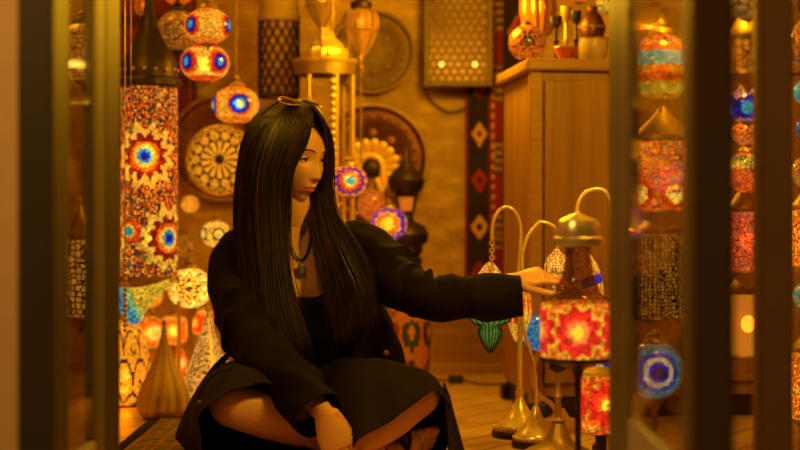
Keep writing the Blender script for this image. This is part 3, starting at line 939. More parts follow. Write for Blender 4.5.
# turquoise horn lamp on a swan neck
ph = W(133, 303, 4.05); pn = W(170, 282, 4.05)
hn = thing('horn_lamp', 'turquoise and yellow horn shaped glass lamp on a curved brass neck', 'lamp', (pn.x - .03, pn.y + .36, 0))
base = Vector((pn.x - .03, pn.y + .36, 0))
ax = (ph - pn); ln = ax.length; axn = ax.normalized()
uu, vv = frame_from(axn)
mm = Matrix(((uu.x, vv.x, axn.x, pn.x - base.x), (uu.y, vv.y, axn.y, pn.y - base.y), (uu.z, vv.z, axn.z, pn.z), (0, 0, 0, 1)))
hp = cr([(.010, 0), (.016, ln * .3), (.026, ln * .6), (.042, ln * .9), (.056, ln * 1.12), (.046, ln * 1.28), (.012, ln * 1.34)], 40)
def horn_col(az, t, r, z):
    if t < .5: return pick([YEL, L(225, 195, 50), L(180, 180, 50), AMB])
    if t < .6: return pick([L(170, 200, 110), L(90, 180, 120)])
    return pick([CYAN, L(50, 140, 180), TEAL, L(40, 110, 170), L(120, 190, 160)])
MB().lathe([tuple(q) for q in hp], 48, m=mm, col=horn_col, cap=False).build('horn', mosaic(.9, 140, .1), hn)
MB().tube([Vector(q) for q in cr([(0, 0, .01), (0, 0, pn.z - .06), (.0, -.06, pn.z + .02), (.025, -.25, pn.z + .01), (pn.x - base.x, pn.y - base.y, pn.z)], 24)], .006, 8).build('neck', M['brass'], hn)
MB().lathe([(.06, 0), (.06, .008), (.035, .02), (.012, .04), (.008, .06)], 28).build('base', M['brass_dull'], hn)
# scalloped glass floor lamp at the edge of the door
Yg = 4.4; pg = W(124, 406, Yg)
gl = thing('scalloped_lamp', 'glowing gold glass lamp with scalloped arches at the edge of the door frame', 'lamp', (pg.x, pg.y, 0))
rg = pxm(26, Yg); hg = pxm(86, Yg)
def scal(az, t, r, z):
    rows = 4; j = math.floor(t * rows); u = az * 9 / (2 * PI) + (.5 if j % 2 else 0); u = u - math.floor(u) - .5; v = t * rows - j
    d = math.hypot(u * 1.7, v)
    if abs(d - .86) < .07: return L(60, 30, 5)
    if d < .35 and random.random() < .35: return L(90, 50, 8)
    return pick([L(225, 150, 25), L(235, 165, 40), L(215, 130, 15)])
gp = cr([(.5, .02), (.9, .1), (1, .35), (.95, .6), (.75, .82), (.35, .97), (.2, 1)], 60)
MB().lathe([(a * rg, z * hg) for a, z in gp], 120, col=scal, cap=False).build('shade', mosaic(1.15, 200, .12), gl)
MB().lathe([(rg * .9, 0), (rg * .9, .006), (rg * .6, .012), (rg * .5, hg * .03)], 36).build('base', M['dark_metal'], gl)
MB().lathe([(rg * .22, hg), (rg * .2, hg * 1.05), (rg * .08, hg * 1.1), (1e-4, hg * 1.16)], 20).build('cap', M['brass'], gl)
bulb_part(gl, hg * .38, .014, M['bulb_cool'], (.01, -.03))
# brass teardrop flask
Yb = 4.12; pb = W(164, 409, Yb); rb_ = pxm(27, Yb); hb = pxm(93, Yb)
fk = thing('brass_flask', 'shiny brass teardrop flask with a long pointed neck standing by the rug', 'flask', (pb.x, pb.y, 0))
fp = cr([(.55, 0), (.85, .03), (1.0, .10), (1.0, .19), (.90, .31), (.66, .46), (.42, .60), (.25, .74), (.13, .88), (.09, .97), (.07, 1.0)], 48)
MB().lathe([(a * rb_, z * hb) for a, z in fp], 64, flute=(10, .13)).build('body', M['brass_bright'], fk)
MB().lathe([(rb_ * .75, -.0), (rb_ * .78, .004), (rb_ * .6, .008)], 40).build('foot_ring', M['brass_dull'], fk)
MB().sphere((0, 0, hb + .006), (.006, .006, .01), 12, 8).build('stopper', M['brass_dull'], fk)
# pierced gold teardrop lamp
Yt = 4.28; p_t = W(208, 400, Yt); rt = pxm(25, Yt); ht = pxm(100, Yt)
td = thing('teardrop_lamp', 'golden wire mesh teardrop lamp standing between the flask and the sleeve', 'lamp', (p_t.x, p_t.y, 0))
tp = cr([(.5, .01), (.9, .06), (1.0, .2), (.88, .38), (.62, .55), (.38, .72), (.18, .88), (.08, 1.0)], 40)
MB().lathe([(a * rt, z * ht) for a, z in tp], 56, cap=False).build('mesh_shade', M['filigree'], td)
MB().lathe([(rt * .6, 0), (rt * .6, .01), (rt * .5, .012)], 32).build('base', M['brass_dull'], td)
MB().lathe([(rt * .1, ht * .99), (rt * .12, ht * 1.02), (1e-4, ht * 1.09)], 14).build('finial', M['brass'], td)
# standing pair seen through the open leaf's glass on the other side
hanging_globe(84, 52, 30, 3.3, pat_mix([AMB]), 'big pierced brass globe seen through the glass of the open door leaf', sq=1.0, mat=M['pierced'], metal=M['dark_metal'], bulb=False, name='pierced_lamp')
def cyl_lamp(px, py0, py1, rpx, Y, col, label, mat=None, metal=None, name='cylinder_lamp', group=None, bulb=True, seg=72, flute=None):
    p = W(px, py1, Y); r = pxm(rpx, Y); h = pxm(py1 - py0, Y)
    t = thing(name, label, 'lamp', p, 0, group)
    metal = metal or M['brass_dull']
    MB().lathe([(r, h * i / 40) for i in range(41)], seg, col=col, cap=False, flute=flute).build('shade', mat or mosaic(), t)
    MB().lathe([(r * 1.02, h - .004), (r * 1.06, h), (r * 1.04, h + .008), (r * .8, h + .02), (r * .5, h + .04), (r * .2, h + .06), (.004, h + .075)], 32).build('cap', metal, t)
    MB().lathe([(r * 1.03, .004), (r * 1.05, 0), (r * .8, -.012), (r * .3, -.025), (1e-4, -.04)], 32).build('bottom_cap', metal, t)
    if bulb: bulb_part(t, h * .5, .016)
    b = MB(); chain(b, 0, 0, h + .07, 2.7 - p.z, 8); b.build('chain', metal, t)
    return t
cyl_lamp(80, 238, 318, 15, 3.4, pat_mix([AMB]), 'pierced gold cylinder lamp seen low through the glass of the open door leaf', M['pierced'], bulb=False)

# ---------------------------------------------------------------- rug with fringe
def rug_col(u, v):
    k = int(v * 40)
    base = (L(120, 105, 40), L(90, 95, 45), L(140, 105, 40), L(75, 70, 30), L(150, 90, 30))[k % 5]
    if int(u * 26 + (k % 2) * 2) % 7 == 0: return L(170, 120, 50)
    return tuple(c * random.uniform(.85, 1.15) for c in base)
rx0, rx1, ry0, ry1 = -.655, -.50, 3.3, 4.08
rug = MB().grid(lambda u, v: (rx0 + u * .22, ry0 + v * (ry1 - ry0), .010 + .002 * math.sin(u * 20 + v * 7)), 28, 90, rug_col).build('woven_rug', M['woven'])
mod(rug, 'SOLIDIFY', thickness=.008, offset=-1)
tag(rug, 'green and ochre woven rug lying on the floor beside the sitting woman', 'rug')
fb = MB()
for i in range(75):
    y = ry0 + (ry1 - ry0) * (i + .5) / 75
    fb.tube([(rx0, y, .008), (rx0 - .02, y + random.uniform(-.006, .006), .005), (rx0 - .034, y + random.uniform(-.01, .01), .004)], .003, 5)
for i in range(26):
    x = rx0 + .22 * (i + .5) / 26
    fb.tube([(x, ry1, .008), (x + random.uniform(-.006, .006), ry1 + .03, .004)], .0028, 5)
o = fb.build('fringe', simple('dark_wool_fringe', (.07, .05, .02), .9), rug); o['kind'] = 'stuff'

# ================================================================ things on the cabinet
def on_top(name, px, back, parts, label, cat, group=None):
    p = on_cab(px, back)
    t = thing(name, label, cat, p, 0, group)
    for nm, mb, mt in parts(p): mb.build(nm, mt, t)
    return t
def px_at(p): return p.y / F
def mk_globe(rpx, col, mat, foot=M['dark_metal']):
    def parts(p):
        r = rpx * px_at(p); z = r * 1.0 + .012
        return [('shade', MB().lathe(globe_prof(r, .95), 64, m=Matrix.Translation((0, 0, z)), col=col, cap=False), mat),
                ('foot', MB().lathe([(r * .6, 0), (r * .6, .005), (r * .36, .012), (r * .33, .02)], 28), foot),
                ('cap', MB().lathe([(r * .33, z + r * .9), (r * .3, z + r * .98), (r * .1, z + r * 1.1), (1e-4, z + r * 1.2)], 20), foot)]
    return parts
on_top('mosaic_lamp', 527, .2, mk_globe(19, pat_medal([(.14, L(120, 110, 60)), (.24, BRN), (.34, AMB), (.48, L(90, 20, 5)), (.6, ORG)], 4, -PI / 2 - .05, (AMB, ORG, L(220, 120, 40)), zig=(8, 1.2)), mosaic(.42, 150, .05)),
       'dim orange mosaic globe with a dark flower on the near corner of the cabinet', 'lamp')
def tall_ribbed(p):
    k = px_at(p); h = 62 * k
    return [('glass', MB().lathe([(14 * k, h * .62), (17 * k, h * .8), (19 * k, h * 1.0), (18 * k, h * 1.25), (10 * k, h * 1.5)], 48, flute=(14, .12), cap=False), M['amber_glass_dim']),
            ('stem', MB().lathe([(14 * k, 0), (14 * k, .008), (5 * k, .02), (4 * k, h * .3), (7 * k, h * .4), (5 * k, h * .5), (14 * k, h * .62)], 28), M['brass_dull']),
            ('cap', MB().lathe([(10 * k, h * 1.5), (4 * k, h * 1.6), (1e-4, h * 1.75)], 20), M['brass_dull'])]
M['amber_glass_dim'] = m_glass_lit('dim_amber_glass', (.6, .22, .015), .08, .3)
on_top('ribbed_lamp', 538, .36, tall_ribbed, 'tall ribbed amber glass lamp standing behind the dim mosaic globe', 'lamp')
def candlestick(h_px, w_px, mat):
    def parts(p):
        k = px_at(p); h = h_px * k; w = w_px * k
        return [('base', MB().lathe([(w, 0), (w, .004), (w * .5, .012), (w * .25, .02)], 24), mat),
                ('stem', MB().lathe([(w * .25, .02), (w * .18, h * .4), (w * .4, h * .45), (w * .18, h * .5), (w * .2, h * .75)], 20), mat),
                ('cup', MB().lathe([(w * .2, h * .75), (w * .6, h * .82), (w * .7, h), (w * .55, h), (w * .4, h * .86)], 24, cap=False), mat)]
    return parts
on_top('candlestick', 556, .10, candlestick(46, 9, M['dark_metal']), 'short dark bronze candlestick nearest the mosaic globe on the cabinet', 'candlestick', 'candlesticks on the cabinet')
on_top('candlestick', 566, .28, candlestick(62, 9, M['brass_dull']), 'aged brass candlestick behind the dark ones on the cabinet', 'candlestick', 'candlesticks on the cabinet')
on_top('candlestick', 576, .16, candlestick(54, 8, M['dark_metal']), 'taller dark bronze candlestick in the middle of the cabinet top', 'candlestick', 'candlesticks on the cabinet')
def dish(p):
    k = px_at(p)
    return [('bowl', MB().lathe([(6 * k, 0), (7 * k, .004), (11 * k, 8 * k), (12 * k, 13 * k), (11 * k, 13 * k), (9 * k, 7 * k), (1e-4, 4 * k)], 36), M['dish_red']),
            ('rim', MB().torus((0, 0, 13 * k), 11.5 * k, .002, 36, 6), M['brass_dull'])]
M['dish_red'] = simple('red_glaze', (.4, .07, .03), .3, 0, .3, 40)
on_top('small_bowl', 566, .05, dish, 'small red glazed bowl at the front edge of the cabinet top', 'bowl')
def bowl(p):
    k = px_at(p)
    return [('bowl', MB().lathe([(9 * k, 0), (10 * k, .005), (13 * k, 7 * k), (15 * k, 16 * k), (14 * k, 23 * k), (13 * k, 23 * k), (13 * k, 15 * k), (1e-4, 5 * k)], 40), simple('pale_glaze', (.5, .36, .2), .35, 0, .2, 25)),
            ('rim', MB().torus((0, 0, 23 * k), 13.5 * k, .003, 36, 6), M['brass_dull'])]
on_top('ceramic_bowl', 594, .08, bowl, 'pale ceramic bowl on the cabinet top beside the door frame', 'bowl')
def dark_vase(p):
    k = px_at(p)
    return [('body', MB().lathe([(8 * k, 0), (8 * k, .004), (4 * k, 10 * k), (4 * k, 20 * k), (11 * k, 30 * k), (14 * k, 41 * k), (10 * k, 52 * k), (5 * k, 57 * k), (6 * k, 62 * k)], 36), M['copper']),
            ('band', MB().torus((0, 0, 41 * k), 14 * k, .003, 36, 6), M['brass_dull'])]
on_top('footed_vase', 592, .26, dark_vase, 'dark round footed copper vase rising behind the pale ceramic bowl', 'vase')
hanging_globe(579, -10, 14, 4.6, pat_mix([ORG, AMB, RED]), 'orange glowing globe hanging above the candlesticks, cut by the top edge', sq=.9)
hanging_globe(607, 3, 11, 4.5, pat_mix([YEL, AMB, GRN, BRN]), 'yellow and green mosaic globe hanging above the cabinet by the door frame', sq=.95, bulb=False)
# ================================================================ the sitting woman
def evaluated_mesh(o):
    dg = bpy.context.evaluated_depsgraph_get()
    dg.update()
    return bpy.data.meshes.new_from_object(o.evaluated_get(dg))
def remeshed(mb, name, voxel, smooth=4, mat=None, parent=None):
    o = mb.build(name, mat, None)
    mod(o, 'REMESH', mode='VOXEL', voxel_size=voxel, use_smooth_shade=True)
    if smooth: mod(o, 'SMOOTH', factor=.5, iterations=smooth)
    me = evaluated_mesh(o)
    old = o.data; o.modifiers.clear(); o.data = me; bpy.data.meshes.remove(old); me.name = name
    me.polygons.foreach_set('use_smooth', [True] * len(me.polygons))
    if parent is not None: o.parent = parent
    return o

def m_skin():
    t = NT('skin'); v = t.coord(); nz = t.noise(v, 60, 3)
    c = t.mix(nz, (.64, .36, .22), (.72, .43, .28))
    la = t.n('ShaderNodeAttribute'); la.attribute_name = 'Lip'
    c = t.mix(la.outputs['Fac'], c, (.50, .15, .10))
    p = t.bsdf(c, .48, 0, t.bump(t.noise(v, 400, 2), .04, .001))
    p.inputs['Subsurface Weight'].default_value = .12
    p.inputs['Subsurface Radius'].default_value = (.012, .005, .003)
    return t.done(p)
M['skin'] = m_skin()
M['nail'] = simple('nail', (.62, .36, .28), .2)
M['blazer'] = simple('black_blazer_cloth', (.007, .0032, .0015), .9, 0, .3, 90, .2, Specular_IOR_Level=.2)
M['camisole'] = simple('black_satin', (.005, .004, .003), .6)
M['skirt'] = simple('dark_olive_skirt_cloth', (.013, .0075, .003), .9, 0, .25, 70, .15, Specular_IOR_Level=.25)
M['lining'] = simple('black_lining', (.008, .006, .005), .7)
M['leather'] = simple('black_leather', (.015, .011, .009), .35)
M['hair'] = simple('dark_brown_hair', (.011, .005, .002), .5, 0, .5, 120)
M['hair_light'] = simple('red_brown_hair', (.075, .025, .007), .4)
M['eye_white'] = simple('eye_white', (.5, .4, .33), .2)
M['iris'] = simple('dark_iris', (.012, .007, .004), .1)
M['lash'] = simple('lash', (.008, .005, .004), .6)
M['brow'] = simple('brow_hair', (.04, .022, .012), .7)

# ---------------------------------------------------------------- torso rings
def front_bump(phi, z):
    b = 0
    for p0 in (-.50, .50):
        b += .040 * math.exp(-((phi - p0) / .36) ** 2 - ((z - .385) / .055) ** 2)
    return b
TURN = .10     # the chest is turned a little towards the lamps
def torso_ring(c, rx, ry, n=48, a0=-PI, a1=PI, off=0.0, closed=True, bump=1.0):
    out = []
    m_ = n if closed else n - 1
    for i in range(n):
        phi = a0 + (a1 - a0) * i / m_
        e = 2.3
        s, k = math.sin(phi), math.cos(phi)
        q = (abs(s) ** e + abs(k) ** e) ** (-1 / e)
        x = s * q * (rx + off); y = -k * q * (ry + off)
        b = front_bump(phi, c.z) * bump
        x += math.sin(phi) * b * .3; y -= b
        out.append(Vector((c.x + x * math.cos(TURN) - y * math.sin(TURN), c.y + x * math.sin(TURN) + y * math.cos(TURN), c.z)))
    return out
TOR = [(318, 436, 3.63, .150, .115), (318, 415, 3.62, .168, .125), (317, 395, 3.61, .165, .120), (315, 360, 3.595, .135, .095), (311, 325, 3.585, .128, .088),
       (307, 295, 3.575, .138, .092), (304, 268, 3.57, .148, .090), (301, 250, 3.57, .150, .078), (299, 238, 3.57, .120, .062), (297, 229, 3.57, .072, .052)]
def resamp(rows, n):
    return [(W(a[0], a[1], a[2]), a[3], a[4]) for a in cr(rows, n)]
body = MB()
body.loft([torso_ring(c, rx, ry) for c, rx, ry in resamp(TOR, 40)])
# neck and head direction
HEADC = W(290, 156, 3.54)
body.limb([(W(298, 238, 3.575), .050), (W(296, 222, 3.565), .046), (W(292, 205, 3.555), .044), (W(289, 185, 3.55), .046), (W(288, 165, 3.55), .048)], 24)
# arms (her right = image left)
SH_R, EL_R, WR_R = W(240, 256, 3.56), W(254, 342, 3.37), W(320, 409, 3.155)
SH_L, EL_L, WR_L = W(362, 246, 3.56), W(428, 299, 3.42), W(520, 281, 3.42)
body.limb([(SH_R, .046), (SH_R.lerp(EL_R, .4), .040), (SH_R.lerp(EL_R, .8), .035), (EL_R, .034), (EL_R.lerp(WR_R, .35), .033), (EL_R.lerp(WR_R, .8), .025), (WR_R, .023)], 18)
body.limb([(SH_L, .046), (SH_L.lerp(EL_L, .4), .040), (SH_L.lerp(EL_L, .8), .035), (EL_L, .032), (EL_L.lerp(WR_L, .35), .030), (EL_L.lerp(WR_L, .8), .024), (WR_L, .021)], 18)
# legs
HP_R, KN_R, AN_R = W(285, 408, 3.58), W(231, 404, 3.225), W(372, 449, 3.27)
HP_L, KN_L, AN_L = W(348, 408, 3.58), W(421, 396, 3.285), W(322, 464, 3.16)
body.limb([(HP_R, .082), (HP_R.lerp(KN_R, .4), .074), (HP_R.lerp(KN_R, .8), .056), (KN_R, .050)], 24)
body.limb([(KN_R, .050), (KN_R.lerp(AN_R, .14), .051), (KN_R.lerp(AN_R, .35), .051), (KN_R.lerp(AN_R, .6), .042), (KN_R.lerp(AN_R, .85), .030), (AN_R, .029)], 24)
body.limb([(HP_L, .082), (HP_L.lerp(KN_L, .4), .074), (HP_L.lerp(KN_L, .8), .050), (KN_L, .043)], 24)
body.limb([(KN_L, .043), (KN_L.lerp(AN_L, .14), .045), (KN_L.lerp(AN_L, .35), .048), (KN_L.lerp(AN_L, .6), .040), (KN_L.lerp(AN_L, .85), .030), (AN_L, .028)], 24)
# feet
def foot(ank, heel, ball, toe, up, big):
    """foot loft plus five toes; up = sole-to-instep direction, big = direction of the big toe side"""
    body.limb([(ank, .030), (heel.lerp(ank, .35), .031), (heel, .026)], 18)
    fwd = (ball - heel).normalized()
    body.limb([(heel, .026), (heel.lerp(ball, .3) + up * .012, .030), (heel.lerp(ball, .65) + up * .006, .029), (ball, .024)], 18)
    body.limb([(ball - big * .022, .018), (ball, .022), (ball + big * .024, .022)], 16)
    L5 = [.050, .050, .045, .039, .032]; R5 = [.0120, .0085, .008, .0075, .007]
    for i in range(5):
        s = big * (.027 - .0145 * i - (.004 if i else 0))
        a = ball + s + fwd * .004; b = ball + s * 1.1 + fwd * (L5[i] * .65) + up * .003; c = ball + s * 1.12 + fwd * L5[i] - up * .004
        body.limb([(a, R5[i] * 1.1), (b, R5[i] * .95), (c, R5[i])], 12)
F1 = dict(ank=AN_R, heel=W(374, 462, 3.31), ball=W(412, 449, 3.32), toe=None, up=Vector((-.1, -.75, .55)).normalized(), big=Vector((.15, -.35, .92)).normalized())
foot(**F1)
F2 = dict(ank=AN_L, heel=W(326, 478, 3.12), ball=W(268, 474, 3.15), toe=None, up=Vector((-.1, -.8, .5)).normalized(), big=Vector((.1, .4, .9)).normalized())
foot(**F2)

# ---------------------------------------------------------------- hands
NAILS = []
def hand(wr, fwd, back, side, curls, spread=.10, thumb=(.55, .25), size=1.0):
    """fwd: wrist to knuckles; back: out of the back of the hand; side: towards the thumb. curls: per finger (knuckle, middle, tip) bends"""
    f = Vector(fwd).normalized(); n = (Vector(back) - f * Vector(back).dot(f)).normalized()
    s = Vector(side); s = (s - f * s.dot(f) - n * s.dot(n)).normalized()
    PL, PW = .080 * size, .074 * size
    rings = []
    for t, wx, th in ((-.32, .017, .014), (-.12, .021, .017), (0, .024, .0175), (.25, .030, .016), (.55, .037, .0145), (.85, .038, .013), (1.0, .035, .0105)):
        c = wr + f * PL * t
        rings.append([c + s * (wx * size * math.cos(2 * PI * k / 20)) + n * (th * size * math.sin(2 * PI * k / 20)) for k in range(20)])
    body.loft(rings)
    lens = [(.042, .024, .019), (.046, .028, .020), (.043, .026, .020), (.033, .019, .017)]
    rad = [.0088, .009, .0086, .0076]
    for i in range(4):
        o = (1.5 - i) / 1.5
        p = wr + f * PL * (.93 - .05 * abs(o - .3)) + s * (o * .0285 * size) - n * .001
        d = (f + s * o * spread).normalized()
        pts = [(p - d * .016 * size, rad[i] * 1.1), (p, rad[i] * 1.08)]
        ang = 0
        for j in range(3):
            ang += curls[i][j]
            dd = d * math.cos(ang) - n * math.sin(ang)
            q0 = pts[-1][0]
            p2 = q0 + dd * lens[i][j] * size
            pts.append((q0.lerp(p2, .5), rad[i] * (.98 - .08 * j)))
            pts.append((p2, rad[i] * (.95 - .1 * j)))
        body.limb([(a, b * size) for a, b in pts], 12, 24)
        nn = d * math.sin(ang) + n * math.cos(ang)
        NAILS.append((pts[-2][0] + dd * .006 * size + nn * rad[i] * .62 * size, dd, nn, rad[i] * size))
    # thumb leaves the side of the palm near its base
    b0 = wr + f * PL * .18 + s * .022 * size - n * .004
    td = (f * math.cos(thumb[0]) + s * math.sin(thumb[0]) - n * thumb[1]).normalized()
    td2 = (td + f * .35 - n * .1).normalized()
    p1 = b0 + td * .040 * size; p2 = p1 + td2 * .032 * size; p3 = p2 + (td2 + f * .2).normalized() * .024 * size
    body.limb([(b0 - td * .01, .014 * size), (b0 + td * .018, .0135 * size), (p1, .0105 * size), (p1.lerp(p2, .5), .0095 * size), (p2, .0098 * size), (p3, .008 * size)], 12, 24)
# reaching hand: fingers point along +x, back of the hand up and towards the viewer
hand(WR_L + Vector((-.012, 0, 0)), (1, .10, .22), (-.28, -.62, .85), (.1, -.72, -.55),
     [(.25, .40, .25), (.35, .50, .35), (.55, .60, .40), (.75, .65, .40)], .12, (.38, .40), .86)
# resting hand: fingers hang down over the crossed shins
hand(W(325, 415, 3.135), (.36, -.10, -.85), (.15, -1, .35), (.9, .1, .25),
     [(.30, .45, .3), (.32, .5, .3), (.36, .5, .3), (.4, .5, .3)], .06, (.35, .35), .98)

# ---------------------------------------------------------------- head
TH = math.radians(54); PIT = math.radians(9)
fv = Vector((math.sin(TH) * math.cos(PIT), -math.cos(TH) * math.cos(PIT), -math.sin(PIT)))
sv = Vector((math.cos(TH), math.sin(TH), 0))        # her left
uv = sv.cross(fv).normalized()
if uv.z < 0: uv = -uv
def H(s, f, u):
    return HEADC + sv * s + fv * f + uv * u
def G(x, y, sx, sy):
    return math.exp(-(x / sx) ** 2 - (y / sy) ** 2)
def sstep(a, b, x):
    t = min(1, max(0, (x - a) / (b - a))); return t * t * (3 - 2 * t)
def head_pt(d):
    s, f, u = d
    if u < 0:
        t_ = min(.9995, -u); e_ = math.sqrt((1 - t_ ** 3.3) / max(1e-3, 1 - t_ * t_))
        e_ = min(e_, 3.5); s *= e_; f *= (e_ if f > 0 else 1)
    s *= .0705; f_ = f * (.094 if f > 0 else .098); u_ = u * .112
    # jaw taper and flatter face
    low = sstep(.01, -.115, u_)
    s *= 1 - .42 * low ** 1.2
    if f_ > 0:
        f_ *= 1 - .12 * low
        fl = 1 - .10 * G(s, u_ - .0, .06, .06)
        f_ *= fl
    else:
        f_ *= 1 - .45 * low
    if f > 0.0:
        fr = sstep(0.0, .45, f)
        # forehead, brow, sockets
        f_ += fr * .006 * G(s, u_ - .055, .05, .035)
        f_ += fr * .0035 * (G(s - .03, u_ - .022, .022, .010) + G(s + .03, u_ - .022, .022, .010))
        f_ -= fr * .0075 * (G(s - .030, u_ - .001, .016, .012) + G(s + .030, u_ - .001, .016, .012))
        # cheeks
        f_ += fr * .005 * (G(s - .038, u_ + .032, .022, .024) + G(s + .038, u_ + .032, .022, .024))
        # nose
        t = sstep(.012, -.038, u_) * (1 - sstep(-.040, -.050, u_))
        f_ += fr * (.0165 * t * G(s, 0, .0090 + .003 * t, 1) + .003 * G(s, u_ - .005, .007, .02))
        f_ += fr * .0050 * (G(s - .0105, u_ + .041, .0050, .007) + G(s + .0105, u_ + .041, .0050, .007))
        # mouth
        f_ += fr * .005 * G(s, u_ + .068, .026, .020)
        f_ += fr * .0042 * G(s, u_ + .0625, .019, .0042)
        f_ += fr * .0050 * G(s, u_ + .0735, .016, .0050)
        f_ -= fr * .0040 * G(s, u_ + .0678, .024, .0017)
        f_ -= fr * .003 * G(s, u_ + .054, .004, .006)
        f_ -= fr * .0035 * G(s, u_ + .084, .018, .005)
        # chin
        f_ += fr * .010 * G(s, u_ + .101, .020, .014)
    return Vector((s, f_, u_))
hd = MB()
NU, NV = 200, 150
rings = []
for j in range(1, NV):
    th = PI * j / NV
    ring = []
    for i in range(NU):
        a = 2 * PI * i / NU
        d = (math.sin(th) * math.sin(a), math.sin(th) * math.cos(a), -math.cos(th))
        p = head_pt(d)
        ring.append(H(p.x, p.y, p.z))
    rings.append(ring)
body.loft(rings)
# ears
for sg in (-1, 1):
    e = [(H(sg * .070, -.008, .015), .008), (H(sg * .078, -.016, .004), .009), (H(sg * .077, -.014, -.018), .008), (H(sg * .068, -.004, -.034), .007)]
    body.limb(e, 10)
person = remeshed(body, 'person', .0026, 2, M['skin'])
tag(person, 'woman with long dark hair in black sitting cross-legged, one hand touching a lamp', 'person')
# lips take their own colour on the body surface
me = person.data
co = np.zeros(len(me.vertices) * 3, np.float32); me.vertices.foreach_get('co', co); co = co.reshape(-1, 3) - np.array(HEADC)
ls = co @ np.array(sv); lf = co @ np.array(fv); lu = co @ np.array(uv)
mx_up = np.clip(1 - (ls / .0215) ** 2, 0, 1)
sq_ = np.sqrt(mx_up)
top_ = -.0672 + .0060 * sq_ - .0012 * np.exp(-(ls / .004) ** 2); bot_ = -.0682 - .0098 * sq_
w_ = np.clip((top_ - lu) / .0016, 0, 1) * np.clip((lu - bot_) / .0016, 0, 1) * (lf > .05) * (np.abs(ls) < .0215) * np.clip(mx_up * 6, 0, 1)
at_ = me.attributes.new('Lip', 'FLOAT', 'POINT'); at_.data.foreach_set('value', w_.astype(np.float32))
me.update()
def surf(s, u, off=0.0):
    """point on the face at side s and height u (front surface)"""
    best = None
    lo, hi = 0.0, 1.0
    # search the generator sphere for the direction that lands on (s,u)
    ds, du = s / .0705, u / .112
    for _ in range(24):
        q = 1 - ds * ds - du * du
        df = math.sqrt(max(q, .0004))
        p = head_pt((ds, df, du))
        ds += (s - p.x) / .0705 * .8; du += (u - p.z) / .112 * .8
        ds = max(-.95, min(.95, ds))
    return H(p.x, p.y + off, p.z)

# eyes, lids, lashes, brows
for sg in (-1, 1):
    ex = sg * .0305
    c0 = surf(ex, .001, 0)
    r = .0128
    c = c0 - fv * (r * .62)
    look = (fv + uv * -.25 + sv * .05).normalized()
    eo = MB().sphere(c, r, 24, 16).build('eye', M['eye_white'], person)
    u_, v_ = frame_from(look)
    ir = []
    for rr, off in ((1e-4, 1.055), (.32, 1.01), (.46, .925)):
        ir.append([c + look * (r * off) + u_ * (r * rr * math.cos(2 * PI * k / 20)) + v_ * (r * rr * math.sin(2 * PI * k / 20)) for k in range(20)])
    MB().loft(ir, (False, False)).build('iris', M['iris'], eo)
    lid = MB()
    def lid_patch(e0, e1, rad):
        def fn(a, b):
            az = -1.15 + 2.3 * a
            mid = math.cos(az * .95)
            el = e0 + (e1 * mid + e0 * 0 - e0 - .0) * b if False else e0 * (1 - b) + (e1[0] + (e1[1] - e1[0]) * mid) * b
            return c + (fv * math.cos(az) * math.cos(el) + sv * math.sin(az) * math.cos(el) + uv * math.sin(el)) * rad
        return fn
    lid.grid(lid_patch(1.25, (-.12, .22), r * 1.08), 20, 10)
    lid.grid(lid_patch(-1.25, (-.12, -.34), r * 1.06), 20, 10)
    lo = lid.build('eyelid', M['skin'], person); mod(lo, 'SOLIDIFY', thickness=.0009, offset=1)
    lp = []
    for k in range(15):
        az = -1.2 + 2.4 * k / 14; mid = math.cos(az * .95)
        el = -.12 + .34 * mid
        lp.append(c + (fv * math.cos(az) * math.cos(el) + sv * math.sin(az) * math.cos(el) + uv * math.sin(el)) * r * 1.15)
    MB().tube(lp, [.0006 + .0011 * math.sin(PI * k / 14) for k in range(15)], 6).build('eyelashes', M['lash'], person)
    bp = [surf(sg * x, u, .0012) for x, u in ((.013, .0195), (.020, .0225), (.028, .0245), (.037, .0240), (.046, .0195))]
    MB().tube([Vector(q) for q in cr([tuple(p) for p in bp], 16)], [.0008 + .0011 * math.sin(PI * (k + 2) / 19) for k in range(16)], 8, flat=(1, 1)).build('eyebrow', M['brow'], person)
nb = MB()
for sg in (-1, 1):
    nb.sphere(surf(sg * .0065, -.0475, .0002), (.0016, .0016, .0016), 10, 6)
nb.build('nostrils', simple('nostril_shade', (.12, .05, .03), .8), person)
# finger nails
nl = MB()
for p, d, n, r in NAILS:
    w_ = d.cross(n).normalized()
    mm = Matrix(((d.x, w_.x, n.x, p.x), (d.y, w_.y, n.y, p.y), (d.z, w_.z, n.z, p.z), (0, 0, 0, 1)))
    nl.sphere((0, 0, .0012), (.0058, r * .7, .0018), 12, 6, m=mm)
nl.build('fingernails', M['nail'], person)

# ---------------------------------------------------------------- camisole, blazer
def wrinkle(p, amp, k=1.0):
    return amp * (math.sin(p.x * 61 * k + p.z * 83 * k + p.y * 37) + .6 * math.sin(p.z * 131 * k - p.x * 47 * k + 1.3) + .5 * math.sin(p.y * 97 * k + p.z * 59 + p.x * 71 * k)) / 2
cam_rows = [r for r in TOR if r[1] > 280]
CR = resamp(TOR, 60)
rings = []
for c, rx, ry in CR:
    if c.z > W(0, 262, 3.57).z: break
    rings.append(torso_ring(c, rx, ry, 64, off=.006))
zt = rings[-1][0].z; znk = W(0, 297, 3.5).z
# pull the front of the upper rings down into a scooped neckline
for ring in rings:
    for i, p in enumerate(ring):
        phi = -PI + 2 * PI * i / 64
        lim = znk + (zt - znk) * sstep(.30, 1.25, abs(phi)) + .03 * sstep(.1, .6, abs(phi))
        if p.z > lim:
            c = p - Vector((0, 0, 0)); ring[i] = Vector((p.x, p.y, lim + (p.z - lim) * .02))
cm = MB().loft(rings, (True, False)).build('camisole', M['camisole'], person)
